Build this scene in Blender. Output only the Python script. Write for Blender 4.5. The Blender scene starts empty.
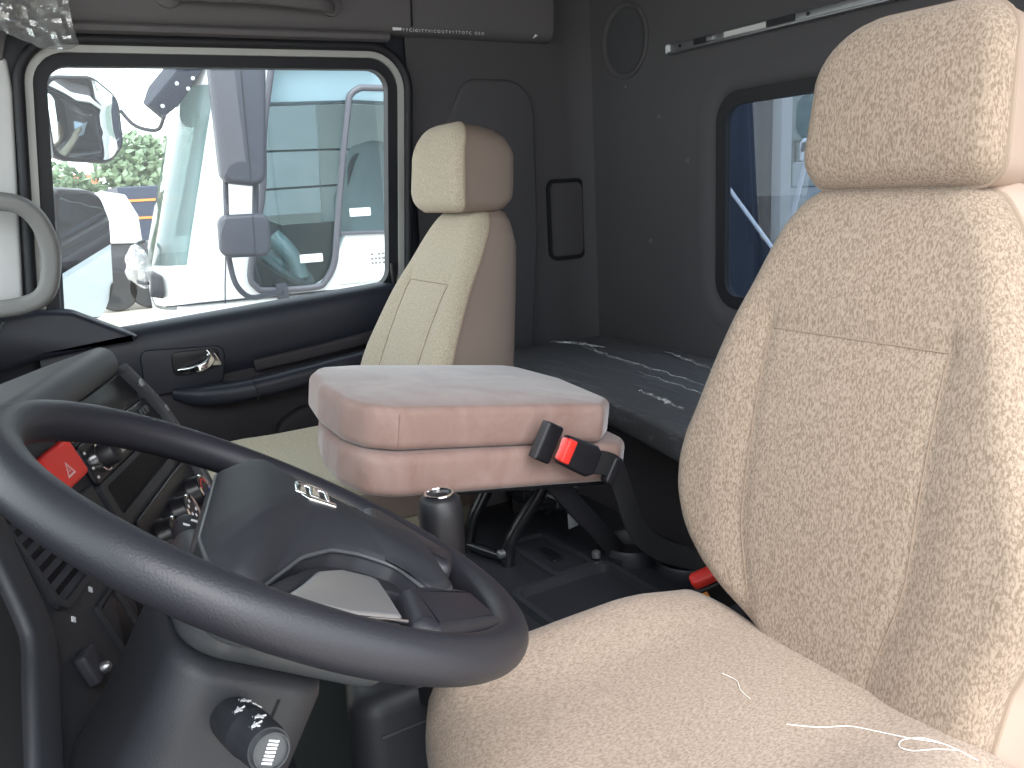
import bpy, math, random
from mathutils import Vector, noise as mnoise
random.seed(7)
V = Vector
C = bpy.context.scene.collection
PI = math.pi

# ------------------------------------------------------------------ helpers
def link_mesh(name, verts, faces, mat, parent=None, smooth=True, mats=None, fm=None, auto=None):
    me = bpy.data.meshes.new(name)
    me.from_pydata([tuple(v) for v in verts], [], faces)
    if mats:
        for m in mats: me.materials.append(m)
    elif mat: me.materials.append(mat)
    if fm:
        for p, i in zip(me.polygons, fm): p.material_index = i
    me.validate()
    import bmesh
    bm = bmesh.new(); bm.from_mesh(me)
    bmesh.ops.remove_doubles(bm, verts=bm.verts, dist=1e-6)
    bmesh.ops.recalc_face_normals(bm, faces=bm.faces)
    bm.to_mesh(me); bm.free()
    if smooth:
        for p in me.polygons: p.use_smooth = True
        me.set_sharp_from_angle(angle=math.radians(auto if auto else 50))
    o = bpy.data.objects.new(name, me)
    C.objects.link(o)
    if parent is not None:
        o.parent = parent
        w = V((0, 0, 0)); q = parent
        while q is not None:
            w += q.location; q = q.parent
        o.location = -w
    return o

class MB:
    """collects verts / faces for one mesh"""
    def __init__(s): s.v = []; s.f = []
    def add(s, v, f):
        b = len(s.v); s.v += [V(x) for x in v]; s.f += [tuple(i + b for i in q) for q in f]; return s
    def build(s, name, mat, parent=None, smooth=True, auto=None):
        return link_mesh(name, s.v, s.f, mat, parent, smooth, auto=auto)

def tag(o, label=None, cat=None, group=None, kind=None):
    if label: o['label'] = label
    if cat: o['category'] = cat
    if group: o['group'] = group
    if kind: o['kind'] = kind
    return o
def thing(name, label, cat, loc, group=None, kind=None):
    o = bpy.data.objects.new(name, None); C.objects.link(o); o.location = loc
    o.empty_display_size = .05
    return tag(o, label, cat, group, kind)
def struct(name, loc=(0, 0, 0), label=None):
    o = bpy.data.objects.new(name, None); C.objects.link(o); o.location = loc
    return tag(o, label, None, None, 'structure')

def frame(o, ex, ey, ez):
    o, ex, ey, ez = V(o), V(ex), V(ey), V(ez)
    return lambda a, b, h=0.0: o + ex * a + ey * b + ez * h

def rpoly(pts, r, seg=6):
    """round the corners of a closed 2D polygon; r scalar or list"""
    n = len(pts); out = []
    for i in range(n):
        p = V((pts[i][0], pts[i][1])); a = V(pts[i - 1][:2]) - p; b = V(pts[(i + 1) % n][:2]) - p
        ri = r[i] if isinstance(r, (list, tuple)) else r
        la, lb = a.length, b.length; a.normalize(); b.normalize()
        ang = max(1e-3, math.acos(max(-1, min(1, a.dot(b)))))
        if ri <= 0 or ang > PI - 1e-2:
            out.append((p.x, p.y)); continue
        t = min(ri / math.tan(ang / 2), la * .49, lb * .49)
        rr = t * math.tan(ang / 2)
        bis = (a + b).normalized(); c = p + bis * (rr / math.sin(ang / 2))
        s0 = p + a * t - c; s1 = p + b * t - c
        a0 = math.atan2(s0.y, s0.x); a1 = math.atan2(s1.y, s1.x); d = a1 - a0
        while d > PI: d -= 2 * PI
        while d < -PI: d += 2 * PI
        for k in range(seg + 1):
            q = a0 + d * k / seg
            out.append((c.x + rr * math.cos(q), c.y + rr * math.sin(q)))
    return out

def area2(p):
    return sum(p[i - 1][0] * p[i][1] - p[i][0] * p[i - 1][1] for i in range(len(p))) / 2
def ccw(p): return p if area2(p) > 0 else p[::-1]

def offset(p, d):
    """move a ccw polygon inwards by d"""
    n = len(p); out = []
    for i in range(n):
        a = V(p[i - 1]); b = V(p[i]); c = V(p[(i + 1) % n])
        e0 = b - a; e1 = c - b
        if e0.length < 1e-9: e0 = e1
        if e1.length < 1e-9: e1 = e0
        n0 = V((-e0.y, e0.x)).normalized(); n1 = V((-e1.y, e1.x)).normalized()
        m = n0 + n1
        m = n0 if m.length < 1e-6 else m.normalized()
        k = d / max(.5, m.dot(n0))
        out.append((b.x + m.x * k, b.y + m.y * k))
    return out

def slab(pts, h0, h1, fr, R=.0, seg=4, bulge=0.0, rings=3, bottomR=None, mb=None):
    """closed slab with rounded upper (h1) and lower (h0) edge"""
    pts = ccw([tuple(p) for p in pts]); mb = mb or MB()
    loops = []
    bR = R if bottomR is None else bottomR
    if bR > 0:
        for k in range(seg):
            q = PI / 2 * k / seg
            loops.append((offset(pts, bR * (1 - math.sin(q))), h0 + bR * (1 - math.cos(q))))
        loops.append((pts, h0 + bR))
    else: loops.append((pts, h0))
    if R > 0:
        loops.append((pts, h1 - R))
        for k in range(1, seg + 1):
            q = PI / 2 * k / seg
            loops.append((offset(pts, R * (1 - math.cos(q))), h1 - R + R * math.sin(q)))
    else: loops.append((pts, h1))
    top = loops[-1][0]; n = len(pts)
    verts = []; faces = []
    if bulge != 0:
        cx = sum(p[0] for p in top) / n; cy = sum(p[1] for p in top) / n
        for k in range(1, rings + 1):
            s = 1 - k / (rings + 1)
            loops.append(([(cx + (p[0] - cx) * s, cy + (p[1] - cy) * s) for p in top], h1 + bulge * (1 - s * s)))
    for lp, h in loops: verts += [fr(p[0], p[1], h) for p in lp]
    for k in range(len(loops) - 1):
        for i in range(n):
            j = (i + 1) % n
            faces.append((k * n + i, k * n + j, (k + 1) * n + j, (k + 1) * n + i))
    faces.append(tuple(reversed(range(n))))
    m = (len(loops) - 1) * n
    faces.append(tuple(m + i for i in range(n)))
    return mb.add(verts, faces)

def catmull(pts, n=8, closed=False):
    pts = [V(p) for p in pts]; out = []; N = len(pts)
    for i in range(N if closed else N - 1):
        if closed: p0, p1, p2, p3 = pts[i - 1], pts[i], pts[(i + 1) % N], pts[(i + 2) % N]
        else: p0, p1, p2, p3 = pts[max(0, i - 1)], pts[i], pts[i + 1], pts[min(N - 1, i + 2)]
        for k in range(n):
            t = k / n
            out.append(.5 * ((2 * p1) + (p2 - p0) * t + (2 * p0 - 5 * p1 + 4 * p2 - p3) * t * t + (3 * p1 - p0 - 3 * p2 + p3) * t ** 3))
    if not closed: out.append(pts[-1])
    return out

def sweep(path, sec, mb=None, up=(0, 0, 1), closed=False, cap=True, scale=None):
    """sweep a 2D closed section (list of (a,b)) along a 3D path"""
    mb = mb or MB(); path = [V(p) for p in path]; N = len(path); m = len(sec)
    verts = []; faces = []; prev = None
    for i, p in enumerate(path):
        if closed: t = path[(i + 1) % N] - path[i - 1]
        else: t = path[min(N - 1, i + 1)] - path[max(0, i - 1)]
        t = t.normalized()
        u = V(up) if prev is None or closed == 'up' else prev
        u = (u - t * u.dot(t))
        if u.length < 1e-4: u = V((1, 0, 0)) - t * t.x
        u.normalize(); prev = u
        w = t.cross(u)
        s = scale(i / max(1, N - 1)) if scale else 1
        verts += [p + w * (a * s) + u * (b * s) for a, b in sec]
    for i in range(N if closed else N - 1):
        j = (i + 1) % N
        for k in range(m):
            l = (k + 1) % m
            faces.append((i * m + k, i * m + l, j * m + l, j * m + k))
    if not closed and cap:
        faces.append(tuple(reversed(range(m)))); faces.append(tuple((N - 1) * m + k for k in range(m)))
    return mb.add(verts, faces)

def circ(r, n=12, ry=None): return [(r * math.cos(2 * PI * k / n), (ry or r) * math.sin(2 * PI * k / n)) for k in range(n)]
def tube(path, r, mb=None, n=12, closed=False, smooth=0, scale=None):
    if smooth: path = catmull(path, smooth, closed)
    return sweep(path, circ(r, n), mb, closed=closed, scale=scale)
def rect(w, h, r=0, seg=3):
    p = [(-w / 2, -h / 2), (w / 2, -h / 2), (w / 2, h / 2), (-w / 2, h / 2)]
    return rpoly(p, r, seg) if r else p

def lathe(prof, fr, n=32, mb=None, capb=True, capt=True):
    """prof: (radius, height) list; fr maps (a,b,h)"""
    mb = mb or MB(); verts = []; faces = []; m = len(prof)
    for k in range(n):
        q = 2 * PI * k / n
        verts += [fr(r * math.cos(q), r * math.sin(q), h) for r, h in prof]
    for k in range(n):
        j = (k + 1) % n
        for i in range(m - 1): faces.append((k * m + i, j * m + i, j * m + i + 1, k * m + i + 1))
    if capb: faces.append(tuple(reversed([k * m for k in range(n)])))
    if capt: faces.append(tuple(k * m + m - 1 for k in range(n)))
    return mb.add(verts, faces)

def box(a, b, mb=None):
    mb = mb or MB(); x0, y0, z0 = a; x1, y1, z1 = b
    v = [(x0, y0, z0), (x1, y0, z0), (x1, y1, z0), (x0, y1, z0), (x0, y0, z1), (x1, y0, z1), (x1, y1, z1), (x0, y1, z1)]
    f = [(0, 3, 2, 1), (4, 5, 6, 7), (0, 1, 5, 4), (1, 2, 6, 5), (2, 3, 7, 6), (3, 0, 4, 7)]
    return mb.add(v, f)

def ray_poly(c, ang, poly):
    d = V((math.cos(ang), math.sin(ang))); best = None; n = len(poly)
    for i in range(n):
        a = V(poly[i]) - V(c); b = V(poly[(i + 1) % n]) - V(c); e = b - a
        den = d.x * e.y - d.y * e.x
        if abs(den) < 1e-12: continue
        t = (a.x * e.y - a.y * e.x) / den; s = (a.x * d.y - a.y * d.x) / den
        if t > 0 and -1e-6 <= s <= 1 + 1e-6 and (best is None or t > best): best = t
    return (c[0] + d.x * best, c[1] + d.y * best)

def ringplate(outer, inner, fr, h0, h1, mb=None, c=None):
    """plate with a hole, thickness h0..h1"""
    mb = mb or MB()
    c = c or (sum(p[0] for p in inner) / len(inner), sum(p[1] for p in inner) / len(inner))
    A = sorted(set([round(math.atan2(p[1] - c[1], p[0] - c[0]), 5) for p in list(outer) + list(inner)] + [round(-PI + 2 * PI * k / 48 + .003, 5) for k in range(48)]))
    O = [ray_poly(c, a, outer) for a in A]; I = [ray_poly(c, a, inner) for a in A]; n = len(A)
    verts = [fr(*p, h1) for p in O] + [fr(*p, h1) for p in I] + [fr(*p, h0) for p in O] + [fr(*p, h0) for p in I]
    f = []
    for i in range(n):
        j = (i + 1) % n
        f += [(i, j, n + j, n + i), (2 * n + i, 3 * n + i, 3 * n + j, 2 * n + j), (n + i, n + j, 3 * n + j, 3 * n + i), (i, 2 * n + i, 2 * n + j, j)]
    return mb.add(verts, f)

def text_mesh(name, body, size, fr, mat, parent, thick=.0006, mirror=False):
    cu = bpy.data.curves.new(name, 'FONT'); cu.body = body; cu.size = size; cu.extrude = 0
    cu.align_x = 'CENTER'; cu.align_y = 'CENTER'; cu.resolution_u = 2
    t = bpy.data.objects.new('tmp_text', cu); C.objects.link(t)
    bpy.context.view_layer.update()
    me = t.to_mesh(); vs = [v.co.copy() for v in me.vertices]; fs = [tuple(p.vertices) for p in me.polygons]
    t.to_mesh_clear(); bpy.data.objects.remove(t); bpy.data.curves.remove(cu)
    s = -1 if mirror else 1
    return link_mesh(name, [fr(v.x * s, v.y, thick) for v in vs], fs, mat, parent, smooth=False)

def dist_poly(x, y, poly):
    best = 1e9; n = len(poly)
    for i in range(n):
        ax, ay = poly[i]; bx, by = poly[(i + 1) % n]
        dx, dy = bx - ax, by - ay; L = dx * dx + dy * dy
        t = 0 if L == 0 else max(0, min(1, ((x - ax) * dx + (y - ay) * dy) / L))
        d = math.hypot(x - ax - t * dx, y - ay - t * dy)
        if d < best: best = d
    return best
def lerp_table(T, s):
    if s <= T[0][0]: return T[0][1]
    for (a, b), (c, d) in zip(T, T[1:]):
        if s <= c: return b + (d - b) * (s - a) / (c - a)
    return T[-1][1]
def smooth(a, b, x):
    t = max(0, min(1, (x - a) / (b - a))); return t * t * (3 - 2 * t)

# ------------------------------------------------------------------ materials
def nodes(name):
    m = bpy.data.materials.new(name); m.use_nodes = True
    nt = m.node_tree; b = nt.nodes['Principled BSDF']; return m, nt, b
def N(nt, t, **k):
    n = nt.nodes.new(t)
    for a, v in k.items():
        if a in n.inputs.keys(): n.inputs[a].default_value = v
        else: setattr(n, a, v)
    return n
def coords(nt, scale=(1, 1, 1), rot=(0, 0, 0)):
    tc = N(nt, 'ShaderNodeTexCoord'); mp = N(nt, 'ShaderNodeMapping')
    mp.inputs['Scale'].default_value = scale; mp.inputs['Rotation'].default_value = rot
    nt.links.new(tc.outputs['Object'], mp.inputs['Vector']); return mp
def srgb(r, g, b):
    f = lambda c: c / 12.92 if c <= .04045 else ((c + .055) / 1.055) ** 2.4
    return (f(r / 255), f(g / 255), f(b / 255), 1)
def plain(name, col, rough=.5, metal=0, spec=.5, grain=0, gscale=500, var=0, coat=0):
    m, nt, b = nodes(name)
    b.inputs['Base Color'].default_value = col; b.inputs['Roughness'].default_value = rough
    b.inputs['Metallic'].default_value = metal; b.inputs['Specular IOR Level'].default_value = spec
    b.inputs['Coat Weight'].default_value = coat
    mp = coords(nt)
    if var:
        nz = N(nt, 'ShaderNodeTexNoise', Scale=9.0, Detail=5.0); nt.links.new(mp.outputs[0], nz.inputs['Vector'])
        mx = N(nt, 'ShaderNodeMix', data_type='RGBA'); mx.inputs[6].default_value = tuple(c * (1 - var) for c in col[:3]) + (1,)
        mx.inputs[7].default_value = tuple(min(1, c * (1 + var)) for c in col[:3]) + (1,)
        nt.links.new(nz.outputs['Fac'], mx.inputs[0]); nt.links.new(mx.outputs[2], b.inputs['Base Color'])
    if grain:
        nz = N(nt, 'ShaderNodeTexNoise', Scale=float(gscale), Detail=2.0); nt.links.new(mp.outputs[0], nz.inputs['Vector'])
        bp = N(nt, 'ShaderNodeBump', Strength=grain, Distance=.001); nt.links.new(nz.outputs['Fac'], bp.inputs['Height'])
        nt.links.new(bp.outputs[0], b.inputs['Normal'])
    return m
def tweed(name, light, dark, scale, rot=(0, 0, 0)):
    m, nt, b = nodes(name)
    mp = coords(nt, scale, rot)
    nz = N(nt, 'ShaderNodeTexNoise', Scale=1.0, Detail=1.5, Roughness=.55, Distortion=.5); nt.links.new(mp.outputs[0], nz.inputs['Vector'])
    rp = N(nt, 'ShaderNodeValToRGB'); rp.color_ramp.elements[0].position = .36; rp.color_ramp.elements[1].position = .62
    rp.color_ramp.elements[0].color = dark; rp.color_ramp.elements[1].color = light
    nt.links.new(nz.outputs['Fac'], rp.inputs[0])
    nt.links.new(rp.outputs[0], b.inputs['Base Color'])
    bp = N(nt, 'ShaderNodeBump', Strength=.35, Distance=.001); nt.links.new(nz.outputs['Fac'], bp.inputs['Height']); nt.links.new(bp.outputs[0], b.inputs['Normal'])
    b.inputs['Roughness'].default_value = .95; b.inputs['Specular IOR Level'].default_value = .1
    b.inputs['Sheen Weight'].default_value = .15; b.inputs['Sheen Roughness'].default_value = .6
    return m
def velvet(name, a, c):
    m, nt, b = nodes(name); mp = coords(nt, (7, 7, 7))
    nz = N(nt, 'ShaderNodeTexNoise', Scale=1.6, Detail=6.0, Roughness=.65, Distortion=.8); nt.links.new(mp.outputs[0], nz.inputs['Vector'])
    rp = N(nt, 'ShaderNodeValToRGB'); rp.color_ramp.elements[0].position = .35; rp.color_ramp.elements[1].position = .7
    rp.color_ramp.elements[0].color = a; rp.color_ramp.elements[1].color = c
    nt.links.new(nz.outputs['Fac'], rp.inputs[0]); nt.links.new(rp.outputs[0], b.inputs['Base Color'])
    b.inputs['Roughness'].default_value = .9; b.inputs['Specular IOR Level'].default_value = .15
    b.inputs['Sheen Weight'].default_value = .60; b.inputs['Sheen Roughness'].default_value = .35
    b.inputs['Sheen Tint'].default_value = (.84, .87, .90, 1)
    n2 = N(nt, 'ShaderNodeTexNoise', Scale=260.0); nt.links.new(mp.outputs[0], n2.inputs['Vector'])
    bp = N(nt, 'ShaderNodeBump', Strength=.12, Distance=.001); nt.links.new(n2.outputs['Fac'], bp.inputs['Height']); nt.links.new(bp.outputs[0], b.inputs['Normal'])
    return m
def glass(name, tint=(1, 1, 1, 1), haze=0.0, hazecol=(1, 1, 1, 1), refl=1.0):
    m, nt, b = nodes(name); nt.nodes.remove(b); out = nt.nodes['Material Output']
    tr = N(nt, 'ShaderNodeBsdfTransparent'); tr.inputs[0].default_value = tint
    gl = N(nt, 'ShaderNodeBsdfGlossy'); gl.inputs['Roughness'].default_value = .02
    fr = N(nt, 'ShaderNodeFresnel', IOR=1.45)
    mu = N(nt, 'ShaderNodeMath', operation='MULTIPLY'); mu.inputs[1].default_value = refl
    ge = N(nt, 'ShaderNodeNewGeometry'); inv = N(nt, 'ShaderNodeMath', operation='SUBTRACT'); inv.inputs[0].default_value = 1.0
    nt.links.new(ge.outputs['Backfacing'], inv.inputs[1]); m0 = N(nt, 'ShaderNodeMath', operation='MULTIPLY')
    nt.links.new(fr.outputs[0], m0.inputs[0]); nt.links.new(inv.outputs[0], m0.inputs[1]); nt.links.new(m0.outputs[0], mu.inputs[0])
    mx = N(nt, 'ShaderNodeMixShader'); nt.links.new(mu.outputs[0], mx.inputs[0]); nt.links.new(tr.outputs[0], mx.inputs[1]); nt.links.new(gl.outputs[0], mx.inputs[2])
    last = mx
    if haze:
        df = N(nt, 'ShaderNodeBsdfTranslucent'); df.inputs[0].default_value = hazecol
        m2 = N(nt, 'ShaderNodeMixShader'); m2.inputs[0].default_value = haze
        nt.links.new(mx.outputs[0], m2.inputs[1]); nt.links.new(df.outputs[0], m2.inputs[2]); last = m2
    nt.links.new(last.outputs[0], out.inputs[0]); return m
def film(name, tint=.75, gloss=.35, rough=.12, body=.1, bcol=(.8, .8, .8, 1), scale=25):
    m, nt, b = nodes(name); nt.nodes.remove(b); out = nt.nodes['Material Output']
    mp = coords(nt); nz = N(nt, 'ShaderNodeTexNoise', Scale=float(scale), Detail=4.0, Distortion=1.0); nt.links.new(mp.outputs[0], nz.inputs['Vector'])
    bp = N(nt, 'ShaderNodeBump', Strength=.9, Distance=.01); nt.links.new(nz.outputs['Fac'], bp.inputs['Height'])
    tr = N(nt, 'ShaderNodeBsdfTransparent'); tr.inputs[0].default_value = (tint, tint, tint, 1)
    gl = N(nt, 'ShaderNodeBsdfGlossy'); gl.inputs['Roughness'].default_value = rough; nt.links.new(bp.outputs[0], gl.inputs['Normal'])
    df = N(nt, 'ShaderNodeBsdfDiffuse'); df.inputs[0].default_value = bcol
    m1 = N(nt, 'ShaderNodeMixShader'); m1.inputs[0].default_value = gloss; nt.links.new(tr.outputs[0], m1.inputs[1]); nt.links.new(gl.outputs[0], m1.inputs[2])
    m2 = N(nt, 'ShaderNodeMixShader'); m2.inputs[0].default_value = body; nt.links.new(m1.outputs[0], m2.inputs[1]); nt.links.new(df.outputs[0], m2.inputs[2])
    nt.links.new(m2.outputs[0], out.inputs[0]); return m

M = {}
M['tweed_back'] = tweed('tweed_back', (.385, .298, .232, 1), (.225, .166, .122, 1), (480, 480, 190))
M['tweed_seat'] = tweed('tweed_seat', (.42, .328, .262, 1), (.28, .21, .16, 1), (480, 230, 480), (0, 0, .5))
M['tweed_pass'] = tweed('tweed_passenger', (.56, .485, .375, 1), (.40, .335, .250, 1), (560, 560, 260))  # yellower tweed, lightened to stand in for window light on this seat
M['tweed_pass_seat'] = tweed('tweed_passenger_seat', (.54, .48, .36, 1), (.41, .355, .26, 1), (560, 300, 560))
M['vinyl'] = plain('beige_vinyl', (.42, .32, .26, 1), .55, grain=.08, gscale=900, spec=.3)
M['vinyl_shade'] = plain('shaded_vinyl', (.26, .20, .165, 1), .6, grain=.08, gscale=900, spec=.3)  # seat vinyl darkened to paint in the shade on the passenger seat sides
M['seamline'] = plain('seam_thread', (.29, .22, .165, 1), .9)
M['seamdark'] = plain('velvet_seam', (.26, .16, .14, 1), .9)
M['piping'] = plain('piping', (.33, .25, .19, 1), .8, grain=.2, gscale=1500)
M['velvet'] = velvet('pink_velvet', (.29, .185, .160, 1), (.375, .265, .235, 1))
M['leather'] = plain('wheel_leather', (.019, .019, .025, 1), .45, grain=.22, gscale=650, spec=.5)
M['pad'] = plain('soft_black_plastic', (.021, .022, .027, 1), .6, grain=.12, gscale=900, spec=.3)
M['hub'] = plain('hub_plastic', (.060, .064, .070, 1), .38, grain=.12, gscale=800)
M['silver'] = plain('satin_silver', (.56, .55, .56, 1), .36, metal=.8, grain=.05, gscale=800)
M['chrome'] = plain('chrome', (.85, .85, .86, 1), .1, metal=1)
M['alu'] = plain('aluminium', (.42, .43, .45, 1), .38, metal=.9, var=.12)
M['dash'] = plain('dash_plastic', (.026, .028, .034, 1), .5, grain=.2, gscale=600, spec=.5)
M['dashlow'] = plain('lower_dash_plastic', (.030, .030, .038, 1), .6, grain=.2, gscale=600, spec=.4)
M['hood'] = plain('hood_plastic', (.045, .047, .053, 1), .5, grain=.15, gscale=600, spec=.5)
M['gloss'] = plain('gloss_black', (.010, .010, .013, 1), .32, spec=.4)
M['recess_dark'] = plain('recess_black', (.006, .006, .008, 1), .55, spec=.2)  # black for the dark insides of slot, vent and pocket
M['black'] = plain('black_plastic', (.012, .012, .015, 1), .45, grain=.1, gscale=500)
M['rubber'] = plain('black_rubber', (.012, .012, .016, 1), .6)
M['matt'] = plain('matt_black', (.010, .010, .012, 1), .8)
M['tube'] = plain('black_painted_tube', (.010, .010, .012, 1), .25)
M['red'] = plain('red_plastic', (.88, .045, .035, 1), .4)
M['orange'] = plain('orange_tag', (.75, .25, .04, 1), .6)
M['white'] = plain('white_print', (.85, .85, .88, 1), .6)
M['blueprint'] = plain('blue_print', (.03, .08, .35, 1), .5)
M['redprint'] = plain('red_print', (.45, .05, .05, 1), .5)
M['doorup'] = plain('door_upper_trim', (.020, .022, .032, 1), .42, grain=.15, gscale=700, spec=.4)
M['doorlow'] = plain('door_lower_trim', (.036, .031, .036, 1), .75, grain=.25, gscale=500, spec=.3)
M['wallgrey'] = plain('grey_lining', (.125, .123, .128, 1), .85, grain=.2, gscale=500, spec=.2)
M['walldark'] = plain('dark_lining', (.090, .087, .093, 1), .85, grain=.2, gscale=500, spec=.2)
M['grille'] = plain('speaker_cloth', (.060, .060, .066, 1), .9, grain=.3, gscale=900)
M['header'] = plain('header_lining', (.138, .130, .134, 1), .8, grain=.2, gscale=500, spec=.25)
M['pillar'] = plain('pillar_trim', (.60, .595, .59, 1), .6, grain=.1, gscale=500)
M['grip'] = plain('grip_plastic', (.20, .195, .19, 1), .5, grain=.15, gscale=700)
M['paleframe'] = plain('pale_metal', (.45, .45, .43, 1), .45, spec=.4)
M['carpet'] = plain('floor_mat', (.055, .064, .066, 1), .8, grain=.5, gscale=300)
M['console'] = plain('console_plastic', (.018, .019, .024, 1), .5, grain=.15, gscale=600)
M['webbing'] = plain('webbing', (.007, .007, .009, 1), .8, grain=.4, gscale=1200)
M['thread'] = plain('thread', (.85, .82, .78, 1), .8)
M['paper'] = plain('paper', (.75, .76, .80, 1), .7)
M['paint'] = plain('white_paint', (.80, .82, .83, 1), .25, coat=.5)
M['mirrorgrey'] = plain('mirror_housing', (.052, .056, .074, 1), .5, grain=.1, gscale=400)
M['darkmir'] = plain('dark_housing', (.03, .032, .04, 1), .45)
M['mirror'] = plain('mirror_glass', (.80, .86, .88, 1), .01, metal=1)
M['glass'] = glass('clear_glass', (.95, .98, .98, 1), haze=.005, hazecol=(.9, .97, 1, 1))
M['glass_front'] = glass('front_glass', (.95, .98, .97, 1))
M['glass_rear'] = glass('tinted_glass', (.38, .43, .49, 1), haze=.008, hazecol=(.6, .75, 1, 1))
M['glass_nbr'] = glass('other_truck_glass', (.82, .88, .90, 1), haze=.05, hazecol=(.82, .95, .97, 1), refl=1.2)
M['glass_shield'] = glass('other_truck_windshield', (.45, .52, .52, 1), haze=.38, hazecol=(.72, .92, .92, 1), refl=1.5)  # milky haze colour stands in for sky reflected on this windshield
M['glass_far'] = glass('far_window', (.33, .36, .37, 1), haze=.02)
M['film'] = film('clear_film', .85, .40, .16, .20, (.8, .82, .82, 1), 18)
M['darkfilm'] = film('dark_film', .3, .40, .25, .60, (.045, .045, .052, 1), 30)
M['ground'] = plain('dusty_ground', (.42, .37, .31, 1), .9, var=.25)
M['bluepaint'] = plain('blue_paint', (.02, .03, .06, 1), .5, var=.2)
M['navy'] = plain('navy_panel', (.022, .028, .048, 1), .6, var=.3)
M['foliage'] = plain('leaves', (.22, .30, .19, 1), .8, var=.4)
M['bark'] = plain('bark', (.09, .07, .05, 1), .9)
M['brickroof'] = plain('orange_wall', (.62, .22, .12, 1), .8)
M['greenery'] = plain('distant_greenery', (.22, .27, .24, 1), .9, var=.4)
M['concrete'] = plain('concrete', (.40, .42, .42, 1), .9, var=.2)
M['tyre'] = plain('tyre', (.02, .02, .022, 1), .8)
def mattress_mat():
    m, nt, b = nodes('film_wrapped_mattress')
    mp = coords(nt, (2.2, 16, 4), (0, 0, .22))
    nz = N(nt, 'ShaderNodeTexNoise', Scale=2.2, Detail=6.0, Roughness=.6, Distortion=1.5); nt.links.new(mp.outputs[0], nz.inputs['Vector'])
    bp = N(nt, 'ShaderNodeBump', Strength=.55, Distance=.012); nt.links.new(nz.outputs['Fac'], bp.inputs['Height']); nt.links.new(bp.outputs[0], b.inputs['Normal'])
    mp2 = coords(nt, (3.0, 60, 30), (0, 0, .25)); n2 = N(nt, 'ShaderNodeTexNoise', Scale=1.6, Detail=7.0, Roughness=.7, Distortion=.6); nt.links.new(mp2.outputs[0], n2.inputs['Vector'])
    rp = N(nt, 'ShaderNodeValToRGB'); rp.color_ramp.elements[0].position = .56; rp.color_ramp.elements[1].position = .80
    rp.color_ramp.elements[0].color = (.125, .127, .137, 1); rp.color_ramp.elements[1].color = (.38, .39, .42, 1)  # pale streaks paint the shine of the film folds into the colour
    nt.links.new(n2.outputs['Fac'], rp.inputs[0]); nt.links.new(rp.outputs[0], b.inputs['Base Color'])
    b.inputs['Roughness'].default_value = .36; b.inputs['Specular IOR Level'].default_value = .45
    return m
M['mattress'] = mattress_mat()

# ------------------------------------------------------------------ camera, world
cam = bpy.data.cameras.new('camera'); co = bpy.data.objects.new('camera', cam); C.objects.link(co)
cam.sensor_fit = 'HORIZONTAL'; cam.sensor_width = 36; cam.lens = 830 / 1024 * 36
cam.clip_start = .02; cam.clip_end = 300
yw, pt, rl = math.radians(30), math.radians(13.4), math.radians(3.15)
fw = V((math.cos(yw) * math.cos(pt), -math.sin(yw) * math.cos(pt), -math.sin(pt)))
R0 = V((-math.sin(yw), -math.cos(yw), 0)); U0 = R0.cross(fw)
Rv = R0 * math.cos(rl) - U0 * math.sin(rl); Uv = R0 * math.sin(rl) + U0 * math.cos(rl)
from mathutils import Matrix
mat = Matrix((Rv, Uv, -fw)).transposed().to_4x4(); mat.translation = V((-1.13, 0, 1.15))
co.matrix_world = mat
sc = bpy.context.scene; sc.camera = co
sc.view_settings.view_transform = 'Standard'; sc.view_settings.look = 'None'
sc.view_settings.exposure = 0.0; sc.view_settings.gamma = 1.0; sc.view_settings.use_curve_mapping = False
sc.cycles.use_denoising = True
sc.cycles.max_bounces = 10; sc.cycles.transparent_max_bounces = 16
w = bpy.data.worlds.new('overcast_sky'); sc.world = w; w.use_nodes = True
wn = w.node_tree; bg = wn.nodes['Background']
tc = wn.nodes.new('ShaderNodeTexCoord'); sx = wn.nodes.new('ShaderNodeSeparateXYZ'); wn.links.new(tc.outputs['Generated'], sx.inputs[0])
rp = wn.nodes.new('ShaderNodeValToRGB'); wn.links.new(sx.outputs[2], rp.inputs[0])
rp.color_ramp.elements[0].position = 0; rp.color_ramp.elements[0].color = (.95, .98, 1, 1)
rp.color_ramp.elements[1].position = .8; rp.color_ramp.elements[1].color = (.82, .91, 1.0, 1)
wn.links.new(rp.outputs[0], bg.inputs[0]); bg.inputs[1].default_value = 3.8

# bright part of the cloud cover, high outside the open driver door
sun = bpy.data.lights.new('cloud_sun', 'SUN'); sun.energy = 3.6; sun.angle = math.radians(38); sun.color = (1, .985, .97)
so = bpy.data.objects.new('cloud_sun', sun); C.objects.link(so); so.location = (-6, 2, 8)
so.rotation_euler = (V((0, 0, 0)) - V((-.62, .24, .76))).to_track_quat('-Z', 'Y').to_euler()

# ================================================================== the cab shell (setting)
YZ = lambda x, s=1: frame((x, 0, 0), (0, 1, 0), (0, 0, 1), (s, 0, 0))      # a=y b=z h=x
WIN = [(-.115, 1.455), (-.050, .858), (-.854, .907), (-.903, 1.463)]
def win(off, r): return rpoly(offset(ccw(WIN), -off), r + max(off, -r * .8), 8)

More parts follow.
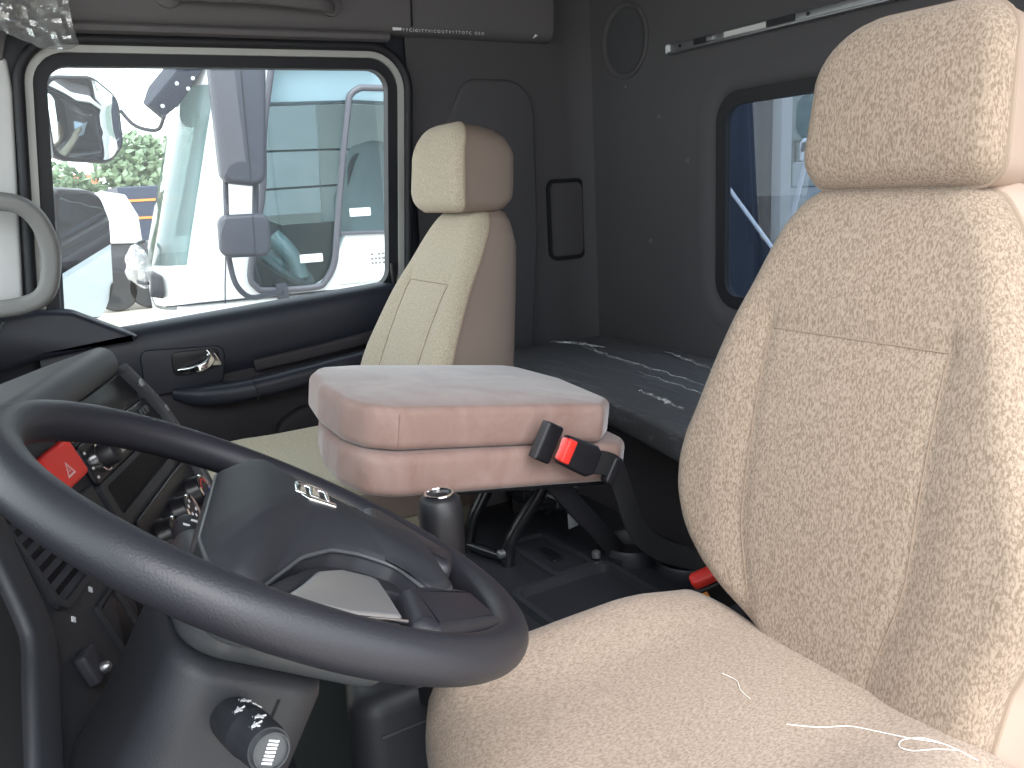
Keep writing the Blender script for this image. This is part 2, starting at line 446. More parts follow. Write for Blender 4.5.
fl = struct('floor'); box((-1.05, -1.55, .15), (1.0, .5, .20)).build('floor_pan', M['matt'], fl, False)
slab(rpoly([(-.95, -.75), (.92, -.75), (.92, .22), (-.95, .22)], .04), .20, .212, frame((0, 0, 0), (1, 0, 0), (0, 1, 0), (0, 0, 1)), .005, 3).build('rubber_mat', M['carpet'], fl)
ce = struct('ceiling'); box((-1.05, -1.6, 1.86), (1.05, .62, 1.92)).build('roof_lining', M['header'], ce, False)
slab(rpoly([(-1.1, -1.62), (1.12, -1.62), (1.12, .68), (-1.1, .68)], .1), 1.92, 1.99, frame((0, 0, 0), (1, 0, 0), (0, 1, 0), (0, 0, 1)), .03).build('roof_skin', M['paint'], ce)

# passenger door
dr = struct('door_1', (1.0, -.45, .2))
outer = [(.085, .2), (-.985, .2), (-.985, 1.545), (.085, 1.545)]
ringplate(outer, win(.018, .05), YZ(1.0), 0, .03).build('door_frame', M['doorup'], dr, False)
mb = MB(); ringplate([(.075, -.25), (-.975, -.25), (-.975, 1.56), (.075, 1.56)], win(.045, .05), YZ(1.05), 0, .02, mb)
mb.build('outer_skin', M['paint'], dr, False)
slab(rpoly([(-.80, .66), (-.66, .66), (-.66, .73), (-.80, .73)], .015), 1.07, 1.10, frame((0, 0, 0), (0, 1, 0), (0, 0, 1), (1, 0, 0)), .01).build('outer_handle', M['black'], dr)
slab(rpoly([(-.99, -.25), (-1.62, -.25), (-1.62, 1.9), (-.99, 1.9)], .02), 1.05, 1.07, frame((0, 0, 0), (0, 1, 0), (0, 0, 1), (1, 0, 0)), .005).build('cab_side_skin', M['paint'], struct('wall_right_outside', (1.06, -1.3, 0)))
ringplate(win(.023, .05), win(-.004, .05), YZ(.978), 0, .03).build('glass_gasket', M['rubber'], dr)
ringplate(win(.038, .05), win(.023, .05), YZ(.970), 0, .035).build('pale_frame', M['paleframe'], dr)
# rounded outer seal
seal = [V((.966, p[0], p[1])) for p in win(.049, .05)]
sweep(seal, circ(.011, 10), None, (1, 0, 0), True).build('door_seal', M['rubber'], dr)
slab(win(-.002, .05), 1.003, 1.008, frame((0, 0, 0), (0, 1, 0), (0, 0, 1), (1, 0, 0))).build('window_glass', M['glass'], dr)

# inner door trim: profile (x,z) swept along the door, belt rises to the rear
def belt(y): return .866 + (-.05 - y) * .058
ys = [-.005 - .95 * k / 24 for k in range(25)]
prof = [(.992, .006), (.975, .004), (.958, -.006), (.948, -.022), (.944, -.05), (.943, -.10), (.950, -.135), (.958, -.15)]
v = []; f = []
for y in ys:
    b = belt(y)
    v += [(x, y, b + dz) for x, dz in prof]
m_ = len(prof)
for i in range(24):
    for k in range(m_ - 1): f.append((i * m_ + k, i * m_ + k + 1, (i + 1) * m_ + k + 1, (i + 1) * m_ + k))
link_mesh('upper_trim', v, f, M['doorup'], dr)
prof = [(.958, 0), (.952, -.015), (.945, -.04), (.944, -.15), (.950, -.36), (.962, -.52), (.99, -.53)]
v = []; f = []; m_ = len(prof)
for y in ys:
    b = belt(y) - .142
    v += [(x, y, b + dz) for x, dz in prof]
for i in range(24):
    for k in range(m_ - 1): f.append((i * m_ + k, i * m_ + k + 1, (i + 1) * m_ + k + 1, (i + 1) * m_ + k))
link_mesh('lower_trim', v, f, M['doorlow'], dr)
# arm rest: a bulging rail that tapers towards the front, and a pull pocket strip above it
path = catmull([(.945, -.27, .712), (.915, -.33, .703), (.893, -.44, .706), (.888, -.60, .722), (.890, -.78, .738), (.893, -.955, .752)], 8)
sweep(path, rpoly([(-.03, -.026), (.03, -.026), (.03, .024), (-.03, .024)], .02, 4), None, (0, 0, 1), scale=lambda t: .55 + .45 * smooth(0, .25, t)).build('armrest', M['doorup'], dr)
sweep(catmull([(.938, -.46, .752), (.925, -.6, .766), (.923, -.78, .785), (.925, -.955, .798)], 6), rect(.03, .03, .008), None, (0, 0, 1)).build('pull_strip', M['doorlow'], dr)
mb = MB(); sweep([(.888, -.441, .706), (.888, -.445, .7065)], rpoly([(-.032, -.028), (.032, -.028), (.032, .026), (-.032, .026)], .02, 4), mb, (0, 0, 1)); mb.build('armrest_joint', M['black'], dr)
# speaker bulge low on the door
slab([(-.66 + .17 * math.cos(2 * PI * k / 40), .60 + .075 * math.sin(2 * PI * k / 40)) for k in range(40)], 0, .03, frame((.95, 0, 0), (0, 1, .06), (0, 0, 1), (-1, 0, 0)), .025, 5).build('door_pocket', M['doorlow'], dr)
# handle
hp = rpoly([(-.205, .826), (-.205, .712), (-.385, .722), (-.397, .812)], .02)
slab(hp, 0, .006, frame((.946, 0, 0), (0, 1, 0), (0, 0, 1), (-1, 0, 0)), .004).build('handle_bezel', M['doorup'], dr)
rc = rpoly([(-.272, .812), (-.272, .752), (-.375, .760), (-.383, .808)], .014)
hr = slab(rc, 0, .0075, frame((.945, 0, 0), (0, 1, 0), (0, 0, 1), (-1, 0, 0)), .002).build('handle_recess', M['gloss'], dr)
hnd = sweep(catmull([(.934, -.282, .765), (.926, -.31, .766), (.922, -.335, .770), (.926, -.355, .780), (.934, -.362, .795), (.938, -.355, .808)], 6), rpoly([(-.006, -.009), (.006, -.009), (.006, .009), (-.006, .009)], .004), None, (0, 0, 1), scale=lambda t: .8 + .3 * math.sin(PI * t)).build('door_handle', M['chrome'], dr)
slab(rpoly([(-.350, .800), (-.350, .768), (-.388, .762), (-.372, .800)], .006), 0, .016, frame((.946, 0, 0), (0, 1, 0), (0, 0, 1), (-1, 0, 0)), .005).build('handle_pivot', M['chrome'], dr)
# small lock pin at the rear of the sill
tube([(.972, -.862, .90), (.972, -.862, .965)], .006).build('lock_pin', M['black'], dr)
# triangular black trim where door meets dash
slab(rpoly([(.12, .935), (-.02, .944), (-.085, .934), (-.135, .905), (-.21, .862), (-.20, .852), (.0, .835), (.12, .80)], [.01, .06, .05, .04, .005, .005, .02, .01]), -.03, .045, frame((.965, 0, 0), (0, 1, 0), (0, 0, 1), (-1, 0, 0)), .015).build('corner_trim', M['doorup'], dr)

# right hand side wall behind the door
wr = struct('wall_right', (.99, -1.25, .2))
v = []; f = []
nz_ = 30; ny_ = 14
for i in range(nz_ + 1):
    z = .2 + 1.7 * i / nz_
    for k in range(ny_ + 1):
        y = -.955 - .575 * k / ny_
        x = .985 - .06 * smooth(-1.40, -1.53, y) ** 2
        x = .985
        d = (y + 1.50) / -.03
        if d > 0: x = .985 - .03 * (1 - math.sqrt(max(0, 1 - min(1, d) ** 2)))
        v.append((x, y, z))
for i in range(nz_):
    for k in range(ny_): f.append((i * (ny_ + 1) + k, i * (ny_ + 1) + k + 1, (i + 1) * (ny_ + 1) + k + 1, (i + 1) * (ny_ + 1) + k))
link_mesh('side_lining', v, f, M['walldark'], wr)
side = frame((.985, 0, 0), (0, 1, 0), (0, 0, 1), (-1, 0, 0))
box((.988, -1.0, .2), (1.05, -.975, 1.86)).build('door_pillar', M['walldark'], wr, False)
# shallow panel behind the passenger seat with rounded corners
slab(rpoly([(-1.04, .60), (-1.29, .60), (-1.335, 1.02), (-1.34, 1.44), (-1.12, 1.44), (-1.04, 1.30)], [.05, .10, .04, .09, .06, .05], 8), -.01, .014, side, .012, 4).build('pillar_panel', M['walldark'], wr)
hp = rpoly([(-1.405, .932), (-1.405, 1.155), (-1.53, 1.155), (-1.53, .932)], .022, 6)
hfr = frame((.985, -1.380, 0), (0, .96, 0), (0, 0, 1), (-1, 0, 0))
hp2 = [(a + 1.405, b) for a, b in hp]
ringplate(offset(ccw(hp2), -.008), offset(ccw(hp2), .003), hfr, 0, .008).build('hatch_surround', M['black'], wr)
slab(hp2, -.02, .004, hfr, .006, 4).build('hatch_cover', M['walldark'], wr)

# rear wall with window opening
we = struct('wall_rear', (0, -1.53, .2))
RW = [(.437, .838), (.437, 1.322), (-.46, 1.322), (-.46, .838)]
XZ = lambda y: frame((0, y, 0), (1, 0, 0), (0, 0, 1), (0, 1, 0))
def rwin(off, r=.05): return rpoly(offset(ccw(RW), -off), max(.005, r + off), 8)
ringplate([(-1.05, .2), (.99, .2), (.99, 1.9), (-1.05, 1.9)], rwin(.055), XZ(-1.56), 0, .03).build('rear_lining', M['walldark'], we, False)
# dished surround
lo = []
for off, y in ((.085, -1.5305), (.07, -1.5285), (.055, -1.529), (.038, -1.533), (.026, -1.541), (.020, -1.553)): lo.append([V((p[0], y, p[1])) for p in rwin(off)])
n_ = len(lo[0]); v = [p for l in lo for p in l]; f = []
for k in range(len(lo) - 1):
    for i in range(n_): f.append((k * n_ + i, k * n_ + (i + 1) % n_, (k + 1) * n_ + (i + 1) % n_, (k + 1) * n_ + i))
link_mesh('window_surround', v, f, M['walldark'], we)
w1 = struct('window_1', (0, -1.55, 1.1))
ringplate(rwin(.022), rwin(-.010), XZ(-1.562), 0, .020).build('window_rubber', M['rubber'], w1)
slab(rwin(-.006), -.004, 0, XZ(-1.552)).build('rear_glass', M['glass_rear'], w1)
for (x, z) in ((.70, .98), (.55, 1.19), (.66, 1.31), (.80, 1.40)):
    lathe([(.0, .003), (.006, .002), (.008, 0)], frame((x, -1.53, z), (1, 0, 0), (0, 0, 1), (0, 1, 0)), 12).build('trim_clip', M['wallgrey'], we)
# round speaker on the rear wall
spk = thing('round_speaker', 'round dark speaker grille high on the grey rear wall', 'speaker', (.795, -1.53, 1.52))
sf = frame((.795, -1.53, 1.52), (1, 0, 0), (0, 0, 1), (0, 1, 0))
lathe([(.100, 0), (.100, .004), (.095, .008), (.086, .006), (.083, .002), (.083, 0)], sf, 48).build('speaker_ring', M['walldark'], spk)
lathe([(.083, 0), (.083, .002), (.05, .004), (.0001, .005)], sf, 48).build('speaker_grille', M['grille'], spk)

# header panel above the door
hd = struct('trim_1', (.95, -.5, 1.6))
path = [(.36, 1.54), (-1.39, 1.555)]
v = []; f = []
prof = [(1.0, -.012), (.962, -.010), (.948, .0), (.940, .012), (.935, .06), (.93, .33)]
m_ = len(prof)
for (y, z) in ((.36, 1.541), (-.905, 1.553), (-1.391, 1.549)): v += [(x, y, z + dz) for x, dz in prof]
for i in range(2):
    for k in range(m_ - 1): f.append((i * m_ + k, i * m_ + k + 1, (i + 1) * m_ + k + 1, (i + 1) * m_ + k))
f.append(tuple(range(2 * m_, 3 * m_)) + (len(v),)); v.append((1.0, -1.391, 1.87))
link_mesh('header_panel', v, f, M['header'], hd)
# strip between header and door seal
v = []; f = []
prof = [(.97, -.006), (.953, -.009), (.948, -.016), (.951, -.026), (.965, -.031)]
m_ = len(prof)
for (y, z) in ((.1, 1.545), (-.90, 1.553)): v += [(x, y, z + dz) for x, dz in prof]
for k in range(m_ - 1): f.append((k, k + 1, m_ + k + 1, m_ + k))
link_mesh('header_lip', v, f, M['header'], hd)
sweep([(.938, -.958, 1.558), (.933, -.958, 1.62), (.930, -.958, 1.86)], rect(.006, .004), None, (0, 1, 0)).build('panel_seam', M['matt'], hd)
hg = thing('grab_rail', 'dark moulded grab rail on the header above the passenger window', 'handle', (.93, -.56, 1.60))
sweep(catmull([(.935, -.375, 1.60), (.905, -.40, 1.595), (.895, -.46, 1.593), (.893, -.56, 1.595), (.895, -.66, 1.591), (.905, -.72, 1.588), (.935, -.745, 1.592)], 8), rpoly([(-.013, -.014), (.013, -.014), (.013, .014), (-.013, .014)], .010, 4), None, (0, 0, 1)).build('rail_bar', M['header'], hg)
for y in (-.375, -.745): lathe([(.03, 0), (.03, .008), (.022, .014)], frame((.938, y, 1.60), (0, 1, 0), (0, 0, 1), (-1, 0, 0)), 20).build('rail_mount', M['header'], hg)

# A pillar lining
tp = struct('trim_2', (.95, .1, .9))
slab(rpoly([(.34, .86), (.30, 1.56), (-.048, 1.463), (-.048, 1.40), (.012, .90), (.014, .86)], .01), 0, .03, frame((1.0, 0, 0), (0, 1, 0), (0, 0, 1), (-1, 0, 0)), .008).build('pillar_lining', M['pillar'], tp)
slab(rpoly([(.34, 1.555), (.34, 1.466), (-.04, 1.458), (-.07, 1.555)], .006), 0, .035, frame((1.0, 0, 0), (0, 1, 0), (0, 0, 1), (-1, 0, 0)), .006).build('pillar_cap', M['header'], tp)
ap = struct('wall_front_right', (1.0, .45, .9))
slab([(.34, .80), (.60, .80), (.42, 1.9), (.20, 1.9)], .985, 1.06, frame((0, 0, 0), (0, 1, 0), (0, 0, 1), (1, 0, 0))).build('front_pillar', M['walldark'], ap, False)

# driver side: rear quarter and front post only, the door stands open
wl = struct('wall_left', (-1.05, -1.3, .2))
box((-1.08, -1.56, .2), (-1.03, -1.02, 1.9)).build('side_lining_left', M['wallgrey'], wl, False)
box((-1.08, -1.60, -.25), (-1.075, -1.02, 1.95)).build('side_skin_left', M['paint'], wl, False)
slab([(.34, .75), (.60, .75), (.42, 1.9), (.20, 1.9)], -1.06, -1.0, frame((0, 0, 0), (0, 1, 0), (0, 0, 1), (1, 0, 0))).build('front_post_left', M['walldark'], wl, False)
# front: header over the windshield, firewall, windshield pane
wf = struct('wall_front', (0, .5, .2))
box((-1.03, .5, .15), (1.0, .55, .98)).build('firewall', M['matt'], wf, False)
box((-1.03, .22, 1.74), (1.0, .44, 1.87)).build('windshield_header', M['header'], wf, False)
w2 = struct('window_2', (0, .5, 1.3))
v = [(-1.0, .545, .96), (1.0, .545, .96), (1.0, .40, 1.80), (-1.0, .40, 1.80), (-1.0, .551, .96), (1.0, .551, .96), (1.0, .406, 1.80), (-1.0, .406, 1.80)]
link_mesh('windshield', v, [(0, 1, 2, 3), (7, 6, 5, 4), (0, 4, 5, 1), (1, 5, 6, 2), (2, 6, 7, 3), (3, 7, 4, 0)], M['glass_front'], w2, False)

# grey grab handle on the pillar
gh = thing('grab_bar', 'thick grey U shaped grab handle beside the passenger window, at the windshield pillar', 'handle', (.85, .03, .96))
pts = [(.955, .135, 1.186), (.90, .11, 1.186), (.86, .04, 1.178), (.85, -.015, 1.168), (.85, -.046, 1.138), (.85, -.060, 1.085), (.85, -.054, 1.025), (.85, -.034, .982), (.855, .005, .965), (.86, .06, .962), (.90, .12, .966), (.955, .14, .966)]
sweep(catmull(pts, 8), rpoly([(-.018, -.019), (.018, -.019), (.018, .019), (-.018, .019)], .012, 5), None, (1, 0, 0)).build('handle_bar', M['grip'], gh)
for (y, z) in ((.052, 1.182), (.052, .960)):
    lathe([(.0085, 0), (.0085, .002), (.006, .002), (.005, .0), (.0001, 0)], frame((.840, y, z), (0, 1, 0), (0, 0, 1), (-1, 0, 0)), 16).build('handle_screw', M['matt'], gh)

# curtain rail along the rear wall
cr = thing('curtain_rail', 'thin aluminium curtain rail along the top of the rear wall', 'rail', (0, -1.51, 1.466))
rl_ = frame((0, -1.515, 1.466), (1, 0, 0), (0, 0, 1), (0, 1, 0))
slab([(.595, -.008), (.595, .010), (-.5, .010), (-.5, -.008)], -.014, .006, rl_, .002, 2).build('rail_profile', M['alu'], cr)
slab([(.598, -.011), (.598, -.006), (-.5, -.006), (-.5, -.011)], -.014, .010, rl_, .001, 2).build('rail_lip', M['alu'], cr)
for x0, x1 in ((.50, .452), (.268, .19)):
    slab(rpoly([(x0, -.005), (x0, .009), (x1, .009), (x1, -.005)], .002, 2), .004, .009, rl_).build('rail_clip', M['black'], cr)
slab(rpoly([(.455, -.004), (.455, .008), (.43, .008), (.43, -.004)], .003, 2), .004, .010, rl_, .001, 2).build('rail_stop', M['alu'], cr)
slab(rpoly([(.604, -.011), (.604, .012), (.588, .012), (.588, -.011)], .006, 3), -.01, .010, rl_, .003, 3).build('rail_end_cap', M['paper'], cr)
for x in (.55, .155): lathe([(.004, 0), (.004, .002), (.0001, .002)], frame((x, -1.508, 1.468), (1, 0, 0), (0, 0, 1), (0, 1, 0)), 12).build('rail_screw', M['black'], cr)
slab([(.40, -.004), (.40, .008), (.272, .008), (.272, -.004)], .005, .0066, rl_).build('rail_tape', M['pillar'], cr)

# print on the header edge
pl = thing('printed_strip', 'white printed letters along the lower edge of the grey header panel', 'label', (.93, -1.0, 1.55))
tf = frame((.934, -1.032, 1.5475), (0, -1, 0), (0, 0.003, 1), (-1, 0, 0))
text_mesh('lettering', 'O I V Y Y C I O I T Y V I C O O T V Y T T O T C   O E O', .0108, tf, M['white'], pl, .003)
slab([(-.130, -.001), (-.130, .0055), (-.106, .0055), (-.106, -.001)], 0, .0015, tf).build('strip_end', M['white'], pl)
slab([(.295, .006), (.285, -.006), (.302, .002)], 0, .0015, tf).build('strip_corner', M['white'], pl)

# ================================================================== seats
def dense(n, lo, hi, p=1.0):
    """n+1 values between lo and hi, denser near both ends"""
    return [lo + (hi - lo) * (.5 - .5 * math.cos(PI * k / n)) * p + (hi - lo) * (k / n) * (1 - p) for k in range(n + 1)]
def grid_patch(nu, nv, fn):
    v = [fn(i, j) for j in range(nv + 1) for i in range(nu + 1)]
    f = [(j * (nu + 1) + i, j * (nu + 1) + i + 1, (j + 1) * (nu + 1) + i + 1, (j + 1) * (nu + 1) + i) for j in range(nv) for i in range(nu)]
    W = nu + 1
    loop = [i for i in range(W)] + [j * W + nu for j in range(1, nv + 1)] + [nv * W + i for i in range(nu - 1, -1, -1)] + [j * W for j in range(nv - 1, 0, -1)]
    return v, f, loop

def make_seat(name, label, cx, hy, hz, rec, cyf, mats, head, lean, back_depth, ws=1.0, bx=0.0, hx=0.0, sl=1.0, hd=1.0):
    fab, seatfab, vin = mats
    t = thing(name, label, 'seat', (cx, -.5, .2), 'cab seats')
    # ---- backrest
    r = math.radians(rec)
    BF = lambda x, s, v_: V((cx + bx + x, hy, hz)) + V((0, -math.sin(r), math.cos(r))) * (s * sl) + V((0, math.cos(r), math.sin(r))) * v_
    W = [(a, b * ws) for a, b in [(-.06, .215), (.0, .218), (.06, .226), (.09, .236), (.14, .250), (.18, .252), (.22, .244), (.26, .229), (.33, .208), (.40, .185), (.46, .163), (.50, .146), (.530, .122), (.545, .094)]]
    WL = [(-.06, .04), (-.02, .08), (0, .105), (.022, .146), (.045, .186), (.07, .214), (.09, .230), (.115, .242)] + W[4:]
    WL = [(a, b * (ws if a < .12 else 1)) for a, b in WL]
    wd = lambda s, sg: lerp_table(WL if sg > 0 else W, s)
    S0, S1 = -.06, .545
    sv = dense(70, S0, S1, .55); xv = dense(64, -1, 1, .6)
    outl = [(wd(s, 1), s) for s in sv] + [(-wd(s, -1), s) for s in reversed(sv)]
    R = .034
    def vb(x, s):
        w_ = lerp_table(W, s); ax = abs(x); xi = .118 * ws - .03 * smooth(.15, -.02, s)
        up = smooth(.44, .36, s)
        ed = smooth(xi, xi + .055, ax)
        b = .0045 * ed * up - .004 * up * (1 - ed)
        b -= .003 * math.exp(-((ax - xi) / .008) ** 2) * smooth(.405, .385, s)
        if ax < xi + .01: b -= .003 * math.exp(-((s - .372) / .010) ** 2)
        b += .018 * math.sin(PI * max(0, min(1, s / .52)))
        d = dist_poly(x, s, outl); q = min(1, d / R)
        return b - R * (1 - math.sqrt(max(0, 1 - (1 - q) ** 2)))
    v, f, loop = grid_patch(64, 70, lambda i, j: BF(xv[i] * wd(sv[j], xv[i]), sv[j], vb(xv[i] * wd(sv[j], xv[i]), sv[j])))
    br = link_mesh('backrest', v, f, fab, t, auto=75)
    XI = lambda s: .118 * ws - .03 * smooth(.15, -.02, s)
    sp_ = [(XI(s), s) for s in [.03 + .342 * k / 40 for k in range(41)]] + [(XI(.372) * (1 - 2 * k / 20), .372) for k in range(1, 20)] + [(-XI(s), s) for s in [.372 - .372 * k / 40 for k in range(41)]]
    tube([BF(x, s, vb(x, s) + .0008) for x, s in sp_], .0009, n=6).build('insert_seam', M['seamline'], br)
    lp = [v[i] for i in loop]
    pb = tube(lp, .0032, n=6, closed=True); pb.build('piping', M['piping'], br)
    # vinyl shell behind the fabric face
    nl = len(loop); xs = []
    for idx in loop:
        j, i = divmod(idx, 65); xs.append((xv[i] * wd(sv[j], xv[i]), sv[j]))
    rings = [lp]
    for k, (dep, sh) in enumerate(((.012, -.004), (.3, -.012), (.6, -.012), (.85, -.0), (.96, .02), (1, .05))):
        ring = []
        for (x, s) in xs:
            D = lerp_table(back_depth, s)
            sx = x * (1 - sh / .2) if abs(x) > 1e-6 else x
            top = (s - .26) * (1 - sh / .26) + .26
            ring.append(BF(sx, top, -R - .003 - (D - R) * dep))
        rings.append(ring)
    vv = [p for rg in rings for p in rg]; ff = []
    for k in range(len(rings) - 1):
        for i in range(nl): ff.append((k * nl + i, k * nl + (i + 1) % nl, (k + 1) * nl + (i + 1) % nl, (k + 1) * nl + i))
    cpt = V((0, 0, 0))
    for p in rings[-1]: cpt += p
    vv.append(cpt / nl)
    for i in range(nl): ff.append(((len(rings) - 1) * nl + i, (len(rings) - 1) * nl + (i + 1) % nl, len(vv) - 1))
    link_mesh('back_shell', vv, ff, vin, t, auto=60)
    # ---- headrest
    r2 = math.radians(lean)
    HF = lambda x, s, v_: V((cx + hx + x, head[0], head[1])) + V((0, -math.sin(r2), math.cos(r2))) * s + V((0, math.cos(r2), math.sin(r2))) * v_
    hw, hh = .113, .185
    ho = rpoly([(-hw - .006, 0), (hw + .006, 0), (hw - .004, hh), (-hw + .004, hh)], [.028, .034, .070, .060], 10)
    ho = ccw(ho); n = len(ho)
    rg = []; K = 22; Rh = .022
    cx_, cy_ = 0, hh * .48
    for k in range(K + 1):
        s = 1 - (k / K) ** 1.0 if k else 1
        s = math.cos(PI / 2 * (k / K)) if k < K else .0
        ring = []
        for p in ho:
            x, y = cx_ + (p[0] - cx_) * s, cy_ + (p[1] - cy_) * s
            d = dist_poly(x, y, ho); q = min(1, d / Rh)
            ring.append(HF(x, y, -Rh * (1 - math.sqrt(max(0, 1 - (1 - q) ** 2))) + .018 * (1 - ((y - cy_) / (hh * .52)) ** 2) + .004 * (1 - (x / hw) ** 2)))
        rg.append(ring)
    vv = [p for q in rg for p in q]; ff = []
    for k in range(K):
        for i in range(n): ff.append((k * n + i, k * n + (i + 1) % n, (k + 1) * n + (i + 1) % n, (k + 1) * n + i))
    hr_ = link_mesh('headrest', vv, ff, fab, t, auto=80)
    tube(rg[0], .003, n=6, closed=True).build('piping', M['piping'], hr_)
    rings = [rg[0]]
    for dep, sh in ((.01, 1.0), (.030, .99), (.052, .95), (.068, .86), (.078, .70), (.083, .4), (.084, .02)):
        rings.append([HF(cx_ + (p[0] - cx_) * (1 - (1 - sh) * .35), cy_ + (p[1] - cy_) * sh, -Rh - .003 - dep * hd + .018 * (1 - ((p[1] - cy_) / (hh * .52)) ** 2) * (1 - dep / .084)) for p in ho])
    vv = [p for q in rings for p in q]; ff = []
    for k in range(len(rings) - 1):
        for i in range(n): ff.append((k * n + i, k * n + (i + 1) % n, (k + 1) * n + (i + 1) % n, (k + 1) * n + i))
    link_mesh('headrest_shell', vv, ff, vin, hr_, auto=70)
    for x in (-.062, .062):
        a = HF(x, .02, -.055); b_ = BF(x, .52, -.055)
        sweep([a, b_ - (a - b_) * .3], rect(.026, .010, .004), None, (1, 0, 0)).build('headrest_post', M['black'], t)
    # ---- cushion
    y0, y1 = cyf, cyf - .47
    CW = [(y1, .225), (y1 + .03, .245), (y1 + .10, .252), (y0 - .22, .252), (y0 - .12, .246), (y0 - .07, .232), (y0 - .035, .205), (y0 - .012, .165), (y0, .115)]
    yv = dense(48, y1, y0, .6); xv2 = dense(56, -1, 1, .6)
    ol = [(lerp_table(CW, y), y) for y in yv] + [(-lerp_table(CW, y), y) for y in reversed(yv)]
    Rc = .055
    def zc(x, y):
        ax = abs(x); b = .606 + .012 * smooth(.13, .20, ax) - .006 * (1 - smooth(.10, .16, ax))
        b += .010 * smooth(y0 - .22, y0 - .02, y) - .02 * smooth(y1 + .16, y1, y) * smooth(.12, .22, ax)
        d = dist_poly(x, y, ol); q = min(1, d / Rc)
        return b - Rc * (1 - math.sqrt(max(0, 1 - (1 - q) ** 2)))
    v, f, loop = grid_patch(56, 48, lambda i, j: V((cx + xv2[i] * lerp_table(CW, yv[j]), yv[j], zc(xv2[i] * lerp_table(CW, yv[j]), yv[j]))))
    # fabric skirt
    lp = [v[i] for i in loop]; nl = len(lp); rings = [lp]
    cen = V((cx, (y0 + y1) / 2, 0))
    for dz, sh in ((-.02, 1.004), (-.05, 1.0), (-.075, .985)):
        rings.append([V((cen.x + (p.x - cen.x) * sh, cen.y + (p.y - cen.y) * sh, p.z + dz)) for p in lp])
    base = len(v); vv = list(v) + [p for rg_ in rings[1:] for p in rg_]
    idx = [loop] + [[base + k * nl + i for i in range(nl)] for k in range(3)]
    ff = list(f); fm = [0] * len(f)
    for k in range(3):
        for i in range(nl):
            ff.append((idx[k][i], idx[k][(i + 1) % nl], idx[k + 1][(i + 1) % nl], idx[k + 1][i])); fm.append(0)
    cu = link_mesh('seat_cushion', vv, ff, seatfab, t, auto=80)
    tube([V((p.x, p.y, p.z - .078)) + (cen - p).normalized() * .004 for p in rings[0]], .004, n=6, closed=True).build('piping', M['piping'], cu)
    # vinyl side bolsters
    for sx in (-1, 1):
        pth = [V((cx + sx * (lerp_table(CW, y) - .006), y, .592 - .02 * smooth(y1 + .16, y1, y))) for y in [y1 + .005 + (y0 - .10 - y1) * k / 12 for k in range(13)]]
        sweep(pth, rpoly([(-.010, -.065), (.010, -.065), (.010, .001), (-.010, .001)], .009, 4), None, (0, 0, 1)).build('side_bolster', vin, cu)
    # pedestal
    pd = [(cx - .21, y0 - .06), (cx + .21, y0 - .06), (cx + .21, y1 + .02), (cx - .21, y1 + .02)]
    slab(rpoly(pd, .04), .40, .50, frame((0, 0, 0), (1, 0, 0), (0, 1, 0), (0, 0, 1)), .015).build('seat_pan', M['black'], t)
    slab(rpoly([(cx + (a - cx) * .8, b * .9 + -.05) for a, b in pd], .04), .20, .41, frame((0, 0, 0), (1, 0, 0), (0, 1, 0), (0, 0, 1)), .01).build('pedestal', M['matt'], t)
    return zc

DEPTH_D = [(-.02, .15), (.2, .14), (.5, .105), (.54, .10)]
zdrv = make_seat('truck_seat', 'large beige tweed driver seat filling the right of the view, behind the steering wheel', -.548, -.708, .60, 11.5, -.285,
          (M['tweed_back'], M['tweed_seat'], M['vinyl']), (-.815, 1.128), 10, DEPTH_D, .965, .008, .002, 1.0, 1.3)
DEPTH_P = [(-.02, .21), (.2, .19), (.5, .115), (.54, .10)]
make_seat('truck_seat', 'smaller looking olive beige passenger seat beside the far door window', .558, -.605, .60, 26, -.255,
          (M['tweed_pass'], M['tweed_pass_seat'], M['vinyl_shade']), (-.805, 1.106), 8, DEPTH_P, .82, -.008, .004, 1.05, 1.4)

# loose sewing threads on the driver cushion
tm = thing('loose_thread', 'tangle of loose white thread lying at the rear edge of the driver seat cushion', 'thread', (-.70, -.66, .61))
def on_seat(pts, r=.0005):
    P = [V((x, y, zdrv(x + .548, y) + .0012)) for x, y in pts]
    return tube(P, r, None, 6, smooth=6)
on_seat([(-.619, -.596), (-.641, -.619), (-.657, -.644), (-.682, -.657), (-.708, -.667), (-.732, -.685), (-.758, -.697)]).build('thread_strand', M['thread'], tm)
on_seat([(-.732, -.685), (-.716, -.678), (-.706, -.660), (-.711, -.646), (-.723, -.648), (-.733, -.669), (-.744, -.690)]).build('thread_loop', M['thread'], tm)
t2 = on_seat([(-.516, -.608), (-.535, -.611), (-.550, -.602), (-.568, -.598)], .0005).build('short_thread', M['thread'])
tag(t2, 'short single white thread lying near the middle of the driver seat cushion', 'thread')

